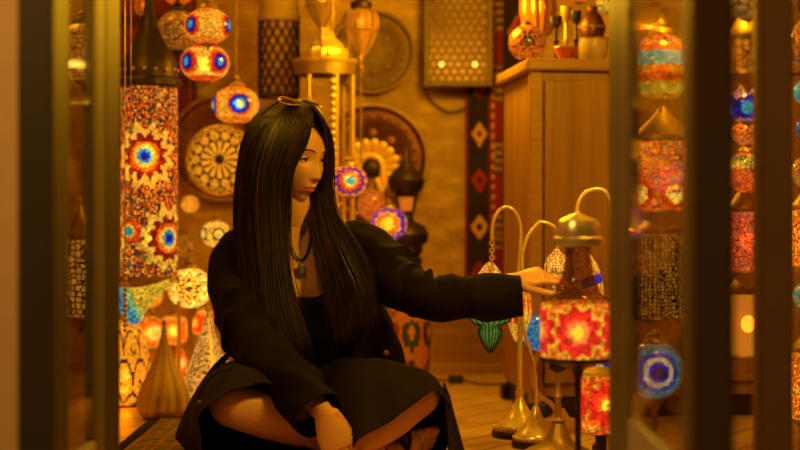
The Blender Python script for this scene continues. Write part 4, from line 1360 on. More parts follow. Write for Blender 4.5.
# sample the body depth so that the pulled-down part hugs the chest
mod(cm, 'SHRINKWRAP', target=person, wrap_method='NEAREST_SURFACEPOINT', wrap_mode='OUTSIDE_SURFACE', offset=.005)

BZ = [(326, 384, 3.60, .205, .145), (322, 362, 3.60, .196, .138), (318, 336, 3.59, .182, .128), (313, 308, 3.585, .168, .118), (308, 280, 3.58, .166, .112),
      (304, 260, 3.575, .170, .102), (301, 246, 3.57, .160, .088), (299, 235, 3.57, .128, .072), (297, 225, 3.57, .090, .062), (296, 218, 3.57, .066, .055)]
rings = []
BR = resamp(BZ, 46)
for j, (c, rx, ry) in enumerate(BR):
    t = j / 45
    gap = .30 + .10 * math.sin(PI * t) + .30 * sstep(.6, 1, t)
    rg_ = torso_ring(c, rx, ry, 90, gap, 2 * PI - gap, .004, closed=False)
    out = []
    for i, p in enumerate(rg_):
        d = Vector((p.x - c.x, p.y - c.y, 0)).normalized()
        out.append(p + d * wrinkle(p, .006, .6) - Vector((0, 0, 0)))
    rings.append(out)
bz = MB().loft(rings, (False, False), closed=False).build('blazer', M['blazer'], person)
mod(bz, 'SOLIDIFY', thickness=.006, offset=1)
def sleeve(pts, name, n=60, seg=40, fold=()):
    A = cr([tuple(W(*p[:3])) + (p[3],) for p in pts], n)
    rings = []; u = None
    for i in range(n):
        P = Vector(A[i][:3]); d = (Vector(A[min(i + 1, n - 1)][:3]) - Vector(A[max(i - 1, 0)][:3])).normalized()
        if u is None: u, v = frame_from(d)
        u = (u - d * u.dot(d)).normalized(); v = d.cross(u)
        ring = []
        for k in range(seg):
            a = 2 * PI * k / seg
            r = A[i][3]
            t = i / (n - 1)
            w_ = 0
            for (ft, fa, fw, famp) in fold:   # fold: along position, angle, width, amplitude
                w_ += 1.5 * famp * math.exp(-((t - ft - .03 * math.sin(a - fa)) / fw) ** 2) * (.55 + .45 * math.cos(a - fa))
            q = P + (u * math.cos(a) + v * math.sin(a)) * (r + w_)
            q += (u * math.cos(a) + v * math.sin(a)) * wrinkle(q, .0045, .8)
            ring.append(q)
        rings.append(ring)
    # turn the cuff inwards
    c_ = Vector(A[-1][:3]); d = (c_ - Vector(A[-2][:3])).normalized()
    for s_, back in ((.93, .0), (.90, .012), (.86, .05)):
        rings.append([c_ + (p - c_) * s_ - d * back for p in rings[n - 1]])
    return MB().loft(rings, (True, False)).build(name, M['blazer'], bz)
FL = [(.30, .5, .018, .010), (.36, 2.2, .016, -.007), (.42, 1.0, .016, .010), (.47, 2.5, .016, -.008), (.53, .8, .016, .009), (.59, 1.6, .014, -.006), (.66, 1.2, .02, .006), (.8, 4, .03, .004)]
sleeve([(340, 240, 3.565, .048), (358, 247, 3.56, .063), (380, 264, 3.53, .066), (402, 287, 3.46, .058), (428, 297, 3.42, .053), (460, 298, 3.42, .052), (490, 297, 3.42, .052), (521, 295, 3.42, .053)], 'sleeve', fold=FL)
FR = [(.42, .5, .02, .009), (.47, 3.0, .02, -.008), (.52, 1.2, .02, .010), (.58, 2.6, .018, -.007), (.64, .9, .02, .007), (.8, 3.5, .03, .005)]
sleeve([(258, 248, 3.565, .058), (240, 257, 3.56, .064), (234, 278, 3.53, .064), (240, 312, 3.45, .060), (253, 342, 3.37, .058), (276, 368, 3.29, .058), (298, 391, 3.21, .058), (318, 416, 3.145, .056)], 'sleeve', fold=FR)
# lapels folded back along both front edges
for sg in (0, 1):
    lp_ = MB()
    rows = []
    for j in range(14, 46, 1):
        e0 = rings[j][0] if sg == 0 else rings[j][-1]
        e1 = rings[j][9] if sg == 0 else rings[j][-10]
        t = (j - 14) / 31
        wd = .25 + .75 * math.sin(PI * min(1, t * 1.15)) ** .7 if t < .9 else .55
        o_ = Vector((0, -.010, 0))
        rows.append([e0 + o_ * .5, e0.lerp(e1, .5 * wd) + o_, e0.lerp(e1, wd) + o_ * 1.1])
    lo_ = lp_.loft(rows, (False, False), closed=False).build('lapel', M['blazer'], bz)
    mod(lo_, 'SOLIDIFY', thickness=.004, offset=0)
pb_ = W(386, 353, 3.43)
MB().sphere(pb_, (.007, .004, .007), 14, 8).build('button', simple('horn_button', (.2, .13, .07), .25), bz)

# ---------------------------------------------------------------- skirt
def ell(px, py, Y, a, b, rot=0.0, n=40, yaw=0.0, pit=0.0, sup=2.2):
    out = []
    for k in range(n):
        t = 2 * PI * k / n
        ct, st_ = math.cos(t), math.sin(t)
        q = (abs(ct) ** sup + abs(st_) ** sup) ** (-1 / sup)
        x = a * q * ct; y = b * q * st_
        X_ = x * math.cos(rot) - y * math.sin(rot); Y_ = x * math.sin(rot) + y * math.cos(rot)
        out.append(W(px + X_, py - Y_, Y + pxm(X_, Y) * yaw + pxm(Y_, Y) * pit))
    return out
def floorclamp(p, z=.004):
    return Vector((p.x, p.y, max(p.z, z)))
def leg_skirt(rings, nm, n=44, parent=None, seed=0, amp=.004):
    m_ = len(rings); k_ = len(rings[0])
    cols_ = [cr([tuple(rings[j][k]) for j in range(m_)], n) for k in range(k_)]
    R = []
    for j in range(n):
        cen = Vector(tuple(np.mean([cols_[k][j] for k in range(k_)], axis=0)))
        ring = []
        for k in range(k_):
            p = Vector(cols_[k][j]); d = (p - cen).normalized()
            a = 2 * PI * k / k_
            t = j / (n - 1)
            p = p + d * amp * (math.sin(5 * a + 7 * t + seed) + .7 * math.sin(9 * a - 4 * t + 2 * seed)) * (.3 + .7 * t)
            ring.append(floorclamp(p, .004))
        R.append(ring)
    o = MB().loft(R, (True, False)).build(nm, [M['skirt']], parent)
    mod(o, 'SOLIDIFY', thickness=.004, offset=-1)
    return o
sk = MB()
sk.limb([(W(318, 420, 3.63), .12), (W(318, 398, 3.60), .135), (W(316, 372, 3.59), .13)], 28)
sk.limb([(W(300, 402, 3.57), .095), (W(270, 400, 3.42), .092), (W(252, 404, 3.36), .08)], 28)
sk.limb([(W(336, 402, 3.57), .095), (W(372, 398, 3.44), .088), (W(395, 400, 3.38), .075)], 28)
sk.limb([(W(290, 410, 3.46), .075), (W(320, 415, 3.45), .075), (W(355, 410, 3.45), .075)], 28)
skirt = remeshed(sk, 'skirt', .006, 8, M['skirt'], person)
mn = min(v.co.z for v in skirt.data.vertices)
for v in skirt.data.vertices:
    if v.co.z < .003: v.co.z = .003
RR = [ell(292, 402, 3.50, 48, 40), ell(268, 400, 3.40, 58, 46), ell(254, 410, 3.31, 60, 48, .05), ell(250, 424, 3.23, 58, 54, .12, yaw=.25), ell(254, 432, 3.165, 57, 47, .15, yaw=.5)]
leg_skirt(RR, 'skirt_leg', 44, skirt, .4)
# the flap that falls to the floor on the outside
def flap(u, v):
    top = [W(236, 346, 3.52), W(214, 366, 3.40), W(204, 382, 3.28), W(199, 400, 3.19)]
    bot = [W(196, 418, 3.62), W(178, 432, 3.46), W(182, 446, 3.33), W(200, 462, 3.20)]
    A = Vector(cr([tuple(p) for p in top], 21)[int(round(u * 20))]); B = Vector(cr([tuple(p) for p in bot], 21)[int(round(u * 20))])
    p = A.lerp(B, v) + Vector((-.010, -.004, 0)) * math.sin(PI * v) + Vector((.004, -.006, 0)) * math.sin(u * 17 + v * 3) * v
    return tuple(floorclamp(p, .016))
fo = MB().grid(flap, 20, 16).build('skirt_flap', M['skirt'], skirt); mod(fo, 'SOLIDIFY', thickness=.005, offset=0)
sm = MB().tube([Vector(q) for q in cr([tuple(W(199, 452, 3.17)), tuple(W(196, 420, 3.16)), tuple(W(199, 395, 3.17)), tuple(W(212, 376, 3.185)), tuple(W(232, 368, 3.20))], 30)], .0035, 8).build('hem_edge', M['skirt'], skirt)
MB().sphere(W(199, 403, 3.15), (.006, .004, .006), 12, 8).build('button', simple('dull_button', (.12, .08, .05), .3), skirt)
# her left leg
def poly(pts, n=40):
    P = [tuple(W(*p)) for p in pts]
    P2 = P + [P[0]]
    # closed resample by arc, starting at first point
    A = np.array(P2); seg = np.r_[0, np.cumsum(np.linalg.norm(np.diff(A, axis=0), axis=1))]
    out = []
    for k in range(n):
        s_ = seg[-1] * k / n
        out.append(Vector([np.interp(s_, seg, A[:, i]) for i in range(3)]))
    for _ in range(2):
        out = [(out[i - 1] + out[i] * 2 + out[(i + 1) % n]) / 4 for i in range(n)]
    return out
LH = [(450, 412, 3.27), (447, 396, 3.24), (441, 384, 3.215), (424, 396, 3.185), (400, 413, 3.155), (376, 428, 3.13), (354, 441, 3.11), (345, 464, 3.17), (372, 476, 3.26), (405, 474, 3.30), (432, 470, 3.32), (452, 450, 3.31)]
LM = [(446, 405, 3.33), (444, 388, 3.30), (432, 371, 3.275), (412, 374, 3.255), (388, 388, 3.225), (364, 402, 3.20), (346, 420, 3.19), (342, 447, 3.24), (362, 462, 3.34), (395, 464, 3.37), (425, 460, 3.38), (444, 435, 3.36)]
LL = [ell(340, 400, 3.55, 46, 38), ell(372, 396, 3.43, 52, 38), poly(LM), poly(LH)]
leg_skirt(LL, 'skirt_leg', 44, skirt, 1.7, .005)
# drape right of the knee down to the floor
def drape(u, v):
    top = [W(444, 383, 3.26), W(449, 396, 3.28), W(448, 402, 3.36)]
    bot = [W(447, 455, 3.24), W(462, 456, 3.34), W(456, 448, 3.46)]
    A = Vector(cr([tuple(p) for p in top], 13)[int(round(u * 12))]); B = Vector(cr([tuple(p) for p in bot], 13)[int(round(u * 12))])
    p = A.lerp(B, v) + Vector((.006, 0, 0)) * math.sin(u * 12 + 1) * v
    return tuple(floorclamp(p, .005))
do = MB().grid(drape, 12, 14).build('skirt_flap', M['skirt'], skirt); mod(do, 'SOLIDIFY', thickness=.005, offset=0)
# ---------------------------------------------------------------- sandal
sd = MB()
bl, hl = F1['ball'], F1['heel']; up_, bg_ = F1['up'], F1['big']; fw_ = (bl - hl).normalized()
def strap(b, c, tilt, ru, rv, r=.0045):
    nn = (fw_ + bg_ * tilt).normalized(); a_ = (bg_ - nn * bg_.dot(nn)).normalized(); b_ = nn.cross(a_).normalized()
    b.tube([c + a_ * (ru * math.cos(2 * PI * k / 28)) + b_ * (rv * math.sin(2 * PI * k / 28)) for k in range(29)], r, 8, flat=(1, 1))
strap(sd, bl - fw_ * .004 + up_ * .0, .55, .046, .027)
strap(sd, bl - fw_ * .024 + up_ * .004, -.6, .046, .033)
strap(sd, hl.lerp(bl, .45) + up_ * .004, .4, .040, .036)
strap(sd, hl.lerp(bl, .15) + up_ * .01, -.3, .036, .036)
so = sd.build('sandal', M['leather'], person)
sol = MB()
rr_s = []
for t, w_ in ((-.18, .012), (-.1, .026), (.2, .03), (.6, .033), (1.0, .040), (1.3, .038), (1.5, .026), (1.58, .008)):
    c = hl.lerp(bl, t) - up_ * .028
    rr_s.append([c + bg_ * (w_ * math.cos(2 * PI * k / 16)) + up_ * (.006 * math.sin(2 * PI * k / 16)) for k in range(16)])
sol.loft(rr_s).build('sole', M['leather'], so)
gb = MB()
strap(gb, bl + bg_ * .029 + fw_ * .018, .0, .0155, .0155, .0028)
gb.build('toe_ring', M['brass_bright'], so)

# ---------------------------------------------------------------- necklace
nk = MB()
npts = [W(291, 228, 3.505), W(291, 240, 3.492), W(294, 252, 3.482), W(300, 260, 3.476), W(306, 255, 3.482), W(309, 245, 3.492), W(311, 232, 3.51)]
nk.tube([Vector(q) for q in cr([tuple(p) for p in npts], 28)], .0022, 8)
no = nk.build('necklace', M['leather'], person)
pc_ = W(301, 270, 3.462)
pm_ = MB().sphere(pc_, (.0085, .005, .017), 16, 12).build('pendant', simple('green_stone', (.10, .12, .06), .25), no)

# ---------------------------------------------------------------- hair
random.seed(11)
hair_base = MB()
# skull cap: slightly larger than the head, cut along the hairline
def cap_rad(d):
    p = head_pt(d) if d[1] <= 0 else Vector((d[0] * .0705, d[1] * .094, d[2] * .112))
    return p
rings = []
NA, NB = 72, 40
def cap_fn(a, b):
    """a: 0..1 azimuth starting at the parting (front), b: 0 crown .. 1 hairline"""
    az = 2 * PI * a
    # hairline polar angle from the crown: short at the front, long at sides and back
    front = math.cos(az)                    # 1 front, -1 back
    lim = .86 + 1.33 * (1 - sstep(-.1, .96, front)) 
    th = lim * b
    d = (math.sin(th) * math.sin(az), math.sin(th) * math.cos(az), math.cos(th))
    s, f, u = d[0] * .0705, d[1] * (.094 if d[1] > 0 else .098), d[2] * .112
    k = 1.0 + .11 - .07 * b * max(0, front)
    return tuple(H(s * k, f * k, u * k + .004))
cap_o = MB().grid(cap_fn, NA, NB)
hair = cap_o.build('hair', M['hair'], person)
mod(hair, 'SOLIDIFY', thickness=.006, offset=-1)

Yh = 3.54
def guide(pts, n=26):
    return cr([tuple(W(*p)) for p in pts], n)
# guides: from the parting, over the side, down the front of the chest. (px,py,depth)
LEFTF = [  # face edge -> outer edge, front layer on the image left
    [(314, 110, 3.490), (312, 124, 3.455), (308, 139, 3.442), (301, 154, 3.436), (292, 170, 3.436), (288, 190, 3.442), (286, 212, 3.455), (286, 240, 3.455), (290, 277, 3.440), (300, 312, 3.425), (312, 345, 3.420)],
    [(308, 107, 3.500), (302, 120, 3.448), (291, 143, 3.428), (277, 175, 3.430), (275, 205, 3.440), (278, 240, 3.440), (280, 275, 3.430), (288, 315, 3.420), (300, 348, 3.415)],
    [(294, 104, 3.520), (280, 116, 3.462), (267, 145, 3.435), (261, 180, 3.435), (260, 215, 3.440), (262, 250, 3.440), (266, 290, 3.430), (274, 325, 3.420), (286, 350, 3.415)],
    [(282, 104, 3.535), (266, 118, 3.490), (253, 148, 3.470), (247, 185, 3.465), (246, 220, 3.465), (248, 255, 3.460), (252, 290, 3.445), (260, 322, 3.435), (270, 340, 3.430)],
    [(274, 105, 3.560), (255, 120, 3.535), (243, 150, 3.525), (238, 188, 3.520), (237, 222, 3.515), (239, 250, 3.505), (243, 280, 3.480), (250, 305, 3.465), (256, 320, 3.455)],
]
BACK = [
    [(274, 105, 3.575), (253, 122, 3.585), (241, 152, 3.595), (238, 190, 3.610), (238, 225, 3.630), (240, 260, 3.680), (243, 300, 3.70), (247, 330, 3.70)],
    [(282, 103, 3.590), (266, 115, 3.630), (258, 150, 3.660), (256, 190, 3.670), (256, 225, 3.680), (258, 260, 3.700), (262, 300, 3.715), (265, 330, 3.715)],
    [(290, 103, 3.590), (286, 113, 3.640), (284, 150, 3.672), (282, 190, 3.680), (282, 225, 3.690), (284, 260, 3.705), (286, 300, 3.72), (288, 330, 3.72)],
    [(300, 105, 3.585), (308, 118, 3.630), (312, 150, 3.650), (314, 190, 3.660), (318, 225, 3.680), (320, 260, 3.70), (320, 300, 3.715), (320, 330, 3.715)],
]
RIGHTF = [  # behind the face on the image right, falling over the chest
    [(314, 109, 3.478), (321, 117, 3.468), (327, 131, 3.482), (330, 150, 3.520), (330, 185, 3.555), (333, 210, 3.525), (346, 232, 3.485), (362, 255, 3.465), (374, 282, 3.450), (380, 312, 3.445)],
    [(311, 106, 3.492), (319, 113, 3.492), (327, 130, 3.515), (330, 155, 3.560), (324, 195, 3.560), (328, 218, 3.505), (338, 245, 3.465), (350, 272, 3.448), (360, 300, 3.440), (366, 326, 3.440)],
    [(304, 106, 3.540), (315, 117, 3.575), (320, 142, 3.600), (319, 172, 3.600), (315, 200, 3.570), (319, 225, 3.490), (326, 255, 3.450), (334, 285, 3.435), (342, 312, 3.430), (348, 335, 3.435)],
    [(300, 105, 3.550), (310, 117, 3.590), (314, 144, 3.610), (312, 175, 3.610), (307, 203, 3.580), (312, 228, 3.500), (318, 258, 3.450), (323, 290, 3.435), (329, 320, 3.430), (334, 345, 3.435)],
]
def interp_guides(Gs, t):
    m_ = len(Gs); x = t * (m_ - 1); i = min(int(x), m_ - 2); f = x - i
    return Gs[i] * (1 - f) + Gs[i + 1] * f
def curtain(Gl, base_thick, nstr, rad, jit, light=.0, name='hair_lock'):
    Gs = [guide(g) for g in Gl]
    sheet = MB()
    rows = []
    for j in range(26):
        rows.append([Vector(interp_guides(Gs, k / 30)[j]) for k in range(31)])
    sheet.loft(rows, (False, False), closed=False)
    so_ = sheet.build(name, M['hair'], hair)
    mod(so_, 'SOLIDIFY', thickness=base_thick, offset=0)
    st_ = [MB(), MB()]
    for q in range(nstr):
        t = random.random()
        P = interp_guides(Gs, t)
        ph = random.uniform(0, 6.28); a1 = random.uniform(-1, 1) * jit; a2 = random.uniform(-.5, 1) * jit
        cut = random.uniform(.68, 1.06); n = 22
        pts = []
        for j in range(n):
            s_ = j / (n - 1)
            x = s_ * min(cut, 1) * 25; i = min(int(x), 24); f = x - i
            p = P[i] * (1 - f) + P[i + 1] * f
            w_ = sstep(0, .5, s_)
            p = p + np.array([a1 * w_ + .003 * math.sin(ph + s_ * 7) * w_, -abs(a2) * (.25 + .75 * w_) - base_thick * .4, 0])
            pts.append(Vector(p))
        if cut > 1: pts[-1] = pts[-1] + Vector((random.uniform(-.004, .004), 0, -.02))
        rr = rad * random.uniform(.6, 1.3)
        st_[1 if random.random() < light else 0].tube(pts, [rr * (1 - .75 * max(0, (j / (n - 1) - .7) / .3)) for j in range(n)], 5)
    for b_, mt in zip(st_, (M['hair'], M['hair_light'])):
        if b_.v: b_.build('hair_strands', mt, so_)['kind'] = 'stuff'
    return so_
curtain(LEFTF, .016, 800, .0009, .011, .16)
curtain(BACK, .014, 260, .0012, .008, .05)
curtain(RIGHTF, .012, 560, .0009, .011, .22)
# loose strand in front of the ear
MB().tube([Vector(q) for q in cr([tuple(W(*p)) for p in ((296, 140, 3.44), (290, 165, 3.425), (291, 195, 3.43), (291, 215, 3.44), (288, 232, 3.45))], 24)], .0022, 6).build('hair_lock', M['hair'], hair)

# ---------------------------------------------------------------- sunglasses pushed up on the hair
sg_t = thing('sunglasses', 'dark sunglasses with gilt rims pushed up on top of the hair', 'sunglasses', H(0, .012, .130))
O = H(0, .012, .130)
nrm = (fv * .30 + uv * .95).normalized(); vv_ = (uv * .30 - fv * .95).normalized()
def GP(s, a, b): return H(0, .012, .130) - O + sv * s + vv_ * a + nrm * b
for s_ in (-1, 1):
    ring = [GP(s_ * .039 + .034 * math.cos(2 * PI * k / 28), .023 * math.sin(2 * PI * k / 28), .002 - .004 * (abs(math.cos(2 * PI * k / 28)))) for k in range(29)]
    MB().tube(ring, .0023, 8).build('rim', M['brass_dull'], sg_t)
    MB().loft([[GP(s_ * .039 + q * .034 * math.cos(2 * PI * k / 28), q * .023 * math.sin(2 * PI * k / 28), b_) for k in range(28)] for q, b_ in ((1e-3, .005), (.6, .0035), (.97, -.0005))], (False, False)).build('lens', simple('dark_lens', (.015, .01, .008), .05), sg_t)
    MB().tube([GP(s_ * .072, .004, -.002), GP(s_ * .079, .012, -.018), GP(s_ * .080, .035, -.055)], .0024, 8).build('temple_arm', M['leather'], sg_t)
MB().tube([GP(-.007, .004, .002), GP(0, .008, .004), GP(.007, .004, .002)], .0022, 8).build('bridge', M['brass_bright'], sg_t)
# ================================================================ swan neck table lamps by the hand
def arch_pts(x0, z0, x1, rise, n=16, y=0.0):
    """from (x0,z0) up over to x1 at same height"""
    cx = (x0 + x1) / 2; r = (x0 - x1) / 2
    return [Vector((cx + r * math.cos(PI * i / n), y, z0 + rise * math.sin(PI * i / n))) for i in range(n + 1)]
def lamp_base(t, r, mat, trim, z0=0.0):
    MB().lathe([(r, 0), (r * 1.02, .006), (r, .014), (r * .9, .018)], 48).build('foot', M['dark_metal'], t)
    MB().lathe([(r * .92, .017), (r * .9, .03), (r * .8, .036), (r * .55, .05), (r * .32, .07), (r * .2, .085), (r * .12, .1)], 48).build('base', mat, t)
    bd = MB()
    for k in range(40):
        a = 2 * PI * k / 40
        bd.sphere((r * .93 * math.cos(a), r * .93 * math.sin(a), .024), .004, 8, 6)
    bd.build('beaded_rim', trim, t)
# A: green glass
Y = 3.79; pA = W(520, 435, Y); k = Y / F
tA = thing('swan_neck_lamp', 'swan neck brass lamp with a green ribbed glass shade hanging under the sleeve', 'lamp', (pA.x, pA.y, 0))
lamp_base(tA, 28 * k, M['brass_bright'], M['brass'])
zA = lambda py: W(0, py, Y).z
X = lambda px: (px - 520) * k
pts = [Vector((0, 0, .095)), Vector((0, 0, .2)), Vector((0, 0, zA(262)))] + arch_pts(X(521), zA(232), X(492), zA(207) - zA(232), 18) + [Vector((X(492), 0, zA(240)))]
MB().tube(pts, [.0065] * 3 + [.0045] * 20, 10).build('stem', M['brass_bright'], tA)
MB().lathe([(.008, .1), (.012, .112), (.008, .124)], 16).build('collar', M['brass'], tA)
ch = MB()
for i in range(7):
    ch.torus((X(492), 0, zA(243) - i * .0095), .0055, .0018, 12, 6, axis=(1, 0, 0) if i % 2 else (0, 1, 0))
ch.build('chain', M['brass_bright'], tA)
cA = Matrix.Translation((X(490), 0, 0))
MB().lathe([(.004, zA(262)), (.012, zA(264)), (.03, zA(273)), (.042, zA(280)), (.045, zA(284))], 40, m=cA, flute=(10, .15), cap=False).build('filigree_cap', M['filigree'], tA)
MB().lathe([(1e-4, zA(353)), (.011, zA(349)), (.024, zA(340)), (.030, zA(332)), (.026, zA(327)), (.03, zA(325)), (.05, zA(321)), (.056, zA(314)), (.052, zA(300)), (.045, zA(284))], 80, m=cA, flute=(20, .22), cap=False).build('shade', M['green_glass'], tA)
grb = MB()
gp_ = cr([(.004, zA(353)), (.011, zA(349)), (.024, zA(340)), (.030, zA(332)), (.026, zA(327)), (.03, zA(325)), (.05, zA(321)), (.056, zA(314)), (.052, zA(300)), (.045, zA(284))], 40)
for q in range(20):
    a = 2 * PI * (q + .5) / 20
    grb.tube([Vector((X(490) + r_ * 1.0 * math.cos(a), r_ * 1.0 * math.sin(a), z_)) for r_, z_ in gp_], .0019, 5)
grb.build('ribs', simple('dark_green_glass', (.03, .07, .015), .2), tA)
MB().sphere((X(490), 0, zA(308)), .014, 12, 8).build('bulb', M['bulb'], tA)

# B: arch with filigree ball the fingers touch and a multicolour tulip below
Y = 3.62; pB = W(536, 452, Y); k = Y / F
zB = lambda py: W(0, py, Y).z
X = lambda px: (px - 536) * k
tB = thing('swan_neck_lamp', 'swan neck brass lamp with a filigree drop touched by the fingers', 'lamp', (pB.x, pB.y, 0))
lamp_base(tB, 24 * k, M['brass_bright'], M['brass'])
xa = X(522)
pts = [Vector((0, 0, .09)), Vector((0, 0, .16)), Vector((-.01, 0, .22)), Vector((xa, 0, zB(320))), Vector((xa, 0, zB(275)))] + [Vector(q) for q in cr([(xa, 0, zB(255)), (xa + .012, 0, zB(238)), (xa + .035, 0, zB(225)), (X(542), 0, zB(222)), (X(553), 0, zB(226)), (X(559), 0, zB(236)), (X(557), 0, zB(248))], 20)]
MB().tube([Vector(q) for q in cr([tuple(p) for p in pts], 60)], .0045, 10).build('stem', M['brass_bright'], tB)
cB = Matrix.Translation((X(557), 0, 0))
MB().lathe([(.003, zB(248)), (.012, zB(252)), (.028, zB(259)), (.032, zB(267)), (.026, zB(276)), (.018, zB(283)), (.008, zB(290)), (1e-4, zB(296))], 40, m=cB, flute=(8, .2), cap=False).build('filigree_drop', M['filigree'], tB)
dp = MB()
for i in range(8):
    a = i * PI / 4
    dp.sphere((X(557) + .03 * math.cos(a), .03 * math.sin(a), zB(272)), (.006, .006, .006), 8, 6)
dp.build('bead_ring', M['cap_pale'], tB)
# D: short tulip mosaic lamp, red and yellow, behind the hand
Y = 3.7; pD = W(530, 452, Y)
tD = thing('tulip_lamp', 'yellow and red mosaic tulip lamp hanging low behind the hand', 'lamp', (0, 0, 0))
k = Y / F; zD = lambda py: W(0, py, Y).z
tD.location = (W(522, 0, Y).x + .012, Y + .24, 0)
# upright amphora: gold rim, red petals, yellow body
MB().lathe([(.010, zD(350)), (.020, zD(342)), (.030, zD(330)), (.036, zD(316)), (.034, zD(304)), (.026, zD(292)), (.018, zD(284))][::1], 56, col=pat_bands([(.35, [YEL, AMB, L(220, 170, 60)]), (.6, [RED, ORG, YEL]), (.8, [ORG, AMB]), (1, [GRN, L(120, 160, 70), YEL])]), cap=False).build('shade', mosaic(.8, 170, .1), tD)
MB().lathe([(.036, 0), (.036, .008), (.02, .02), (.007, .05), (.006, zD(352)), (.012, zD(349))], 28).build('stand', M['brass_dull'], tD)
MB().lathe([(.019, zD(285)), (.012, zD(280)), (.004, zD(272)), (1e-4, zD(268))], 20).build('cap', M['brass'], tD)
# C: tall arch upper right with long leaf shade
Y = 3.55; pC = W(604, 452, Y); k = Y / F
zC = lambda py: W(0, py, Y).z
X = lambda px: (px - 604) * k
tC = thing('swan_neck_lamp', 'tall swan neck lamp with a gold mosaic leaf shade dotted purple', 'lamp', (pC.x + .03, pC.y, 0))
lamp_base(tC, 24 * k, M['brass_dull'], M['brass'])
o_ = .03
pts = [Vector((0, 0, .09)), Vector((0, 0, .3)), Vector((X(612) - o_ + .0, 0, zC(225)))] + [Vector(q) for q in cr([(X(612) - o_, 0, zC(206)), (X(606) - o_, 0, zC(192)), (X(595) - o_, 0, zC(189)), (X(583) - o_, 0, zC(195)), (X(577) - o_, 0, zC(210)), (X(577) - o_, 0, zC(240))], 20)]
MB().tube([Vector(q) for q in cr([tuple(p) for p in pts], 60)], .0048, 10).build('stem', M['brass_bright'], tC)
a0 = Vector((X(577) - o_, 0, zC(244))); a1 = Vector((X(600) - o_, 0, zC(308)))
axn = (a1 - a0).normalized(); ln = (a1 - a0).length; uu, vv = frame_from(axn)
mm = Matrix(((uu.x, vv.x, axn.x, a0.x), (uu.y, vv.y, axn.y, a0.y), (uu.z, vv.z, axn.z, a0.z), (0, 0, 0, 1)))
lp = cr([(.004, 0), (.016, ln * .12), (.027, ln * .32), (.03, ln * .52), (.024, ln * .75), (.012, ln * .93), (1e-4, ln)], 40)
PUR = L(90, 50, 170)
MB().lathe([(max(1e-4, a), b) for a, b in lp], 48, m=mm, col=pat_bands([(.5, [YEL, AMB, L(225, 170, 70), L(200, 130, 40), CREAM]), (.58, [PUR, BLUE]), (.8, [YEL, AMB, CREAM, RED]), (1, [PUR, YEL, AMB, RED])]), cap=False).build('leaf_shade', mosaic(.8, 190, .08), tC)

# ================================================================ red cylinder lamp standing near the door
Y = 2.75; k = Y / F; pR = W(578, 0, Y); zR = lambda py: W(0, py, Y).z
FLW = pat_medal([(.16, YEL), (.3, L(250, 120, 60)), (.62, L(235, 50, 30)), (.72, YEL), (.82, ORG)], 5, -PI / 2 - .12, (YEL, ORG, L(240, 90, 30), AMB, RED), zig=(9, .4), cyl=40 * k, el0=0)
tR = thing('table_lamp', 'blurred red and orange flowered mosaic drum lamp under a tall brass pagoda cap', 'lamp', (pR.x, pR.y, 0))
zm = zR(330)
MB().lathe([((38 - 1.5 * abs(i / 20 - 1) ** 4) * k, zR(358) - zm + (zR(302) - zR(358)) * i / 40) for i in range(41)], 90, m=Matrix.Translation((0, 0, zm)), col=FLW, cap=False).build('shade', mosaic(1.0, 120, .14), tR)
MB().lathe([(39 * k, zR(302)), (32 * k, zR(299)), (24 * k, zR(294)), (16 * k, zR(276)), (13 * k, zR(258)), (12 * k, zR(247))], 40, cap=False).build('smoked_cone', M['clear_amber'], tR)
MB().lathe([(12 * k, zR(247)), (24 * k, zR(246)), (25.5 * k, zR(242)), (25 * k, zR(238)), (22 * k, zR(236)), (22 * k, zR(226)), (19 * k, zR(220)), (12 * k, zR(217)), (4 * k, zR(214)), (1e-4, zR(211))], 40).build('pagoda_cap', M['cap_pale'], tR)
MB().lathe([(38.5 * k, zR(356)), (38 * k, zR(360)), (20 * k, zR(364)), (6 * k, zR(370)), (.006, zR(380)), (.006, .08), (.02, .05), (.05, .02), (.065, .008), (.065, 0)], 40).build('stand', M['dark_metal'], tR)
bulb_part(tR, zR(330), .02)
# candle holder in dark brass in front
Y = 3.5; k = Y / F; pH = W(558, 0, Y); zH = lambda py: W(0, py, Y).z
tH = thing('candle_holder', 'aged brass candle holder with a dark cup and a wide bell base on the floor', 'candle holder', (pH.x, pH.y, 0))
MB().lathe([(36 * k, 0), (36 * k, .006), (30 * k, .014), (17 * k, .026), (13 * k, .04), (9 * k, .06), (6 * k, .075), (8 * k, .082), (4 * k, .09)], 44).build('bell_base', M['brass_dull'], tH)
MB().lathe([(4 * k, .09), (3 * k, zH(400)), (5 * k, zH(396)), (3 * k, zH(392)), (2.5 * k, zH(380)), (4 * k, zH(372))], 20).build('stem', M['brass_dull'], tH)
MB().lathe([(4 * k, zH(372)), (9 * k, zH(369)), (10 * k, zH(360)), (9 * k, zH(360)), (7 * k, zH(367)), (1e-4, zH(369))], 28).build('cup', M['dark_metal'], tH)
# curved brass bracket lamp foot seen behind
Y = 3.95; k = Y / F; zI = lambda py: W(0, py, Y).z
tI = thing('swan_neck_lamp', 'curved brass arm lamp with a small blue mosaic shade beside the red drum shade', 'lamp', (W(560, 0, Y).x, Y, 0))
X = lambda px: (px - 560) * k
MB().tube([Vector(q) for q in cr([(0, 0, .02), (X(552), 0, .06), (X(539), 0, zI(395)), (X(533), 0, zI(380)), (X(535), 0, zI(362)), (X(540), 0, zI(350))], 30)], .006, 8).build('stem', M['brass'], tI)
MB().lathe([(28 * k, 0), (28 * k, .008), (20 * k, .018), (10 * k, .026), (4 * k, .05)], 36).build('base', M['brass'], tI)
MB().lathe(globe_prof(pxm(18, Y), 1.0), 56, m=Matrix.Translation((X(540), 0, zI(333))), col=pat_mix([CYAN, L(40, 110, 190), TEAL, L(60, 140, 200), BLUE]), cap=False).build('shade', mosaic(.75, 170, .1), tI)
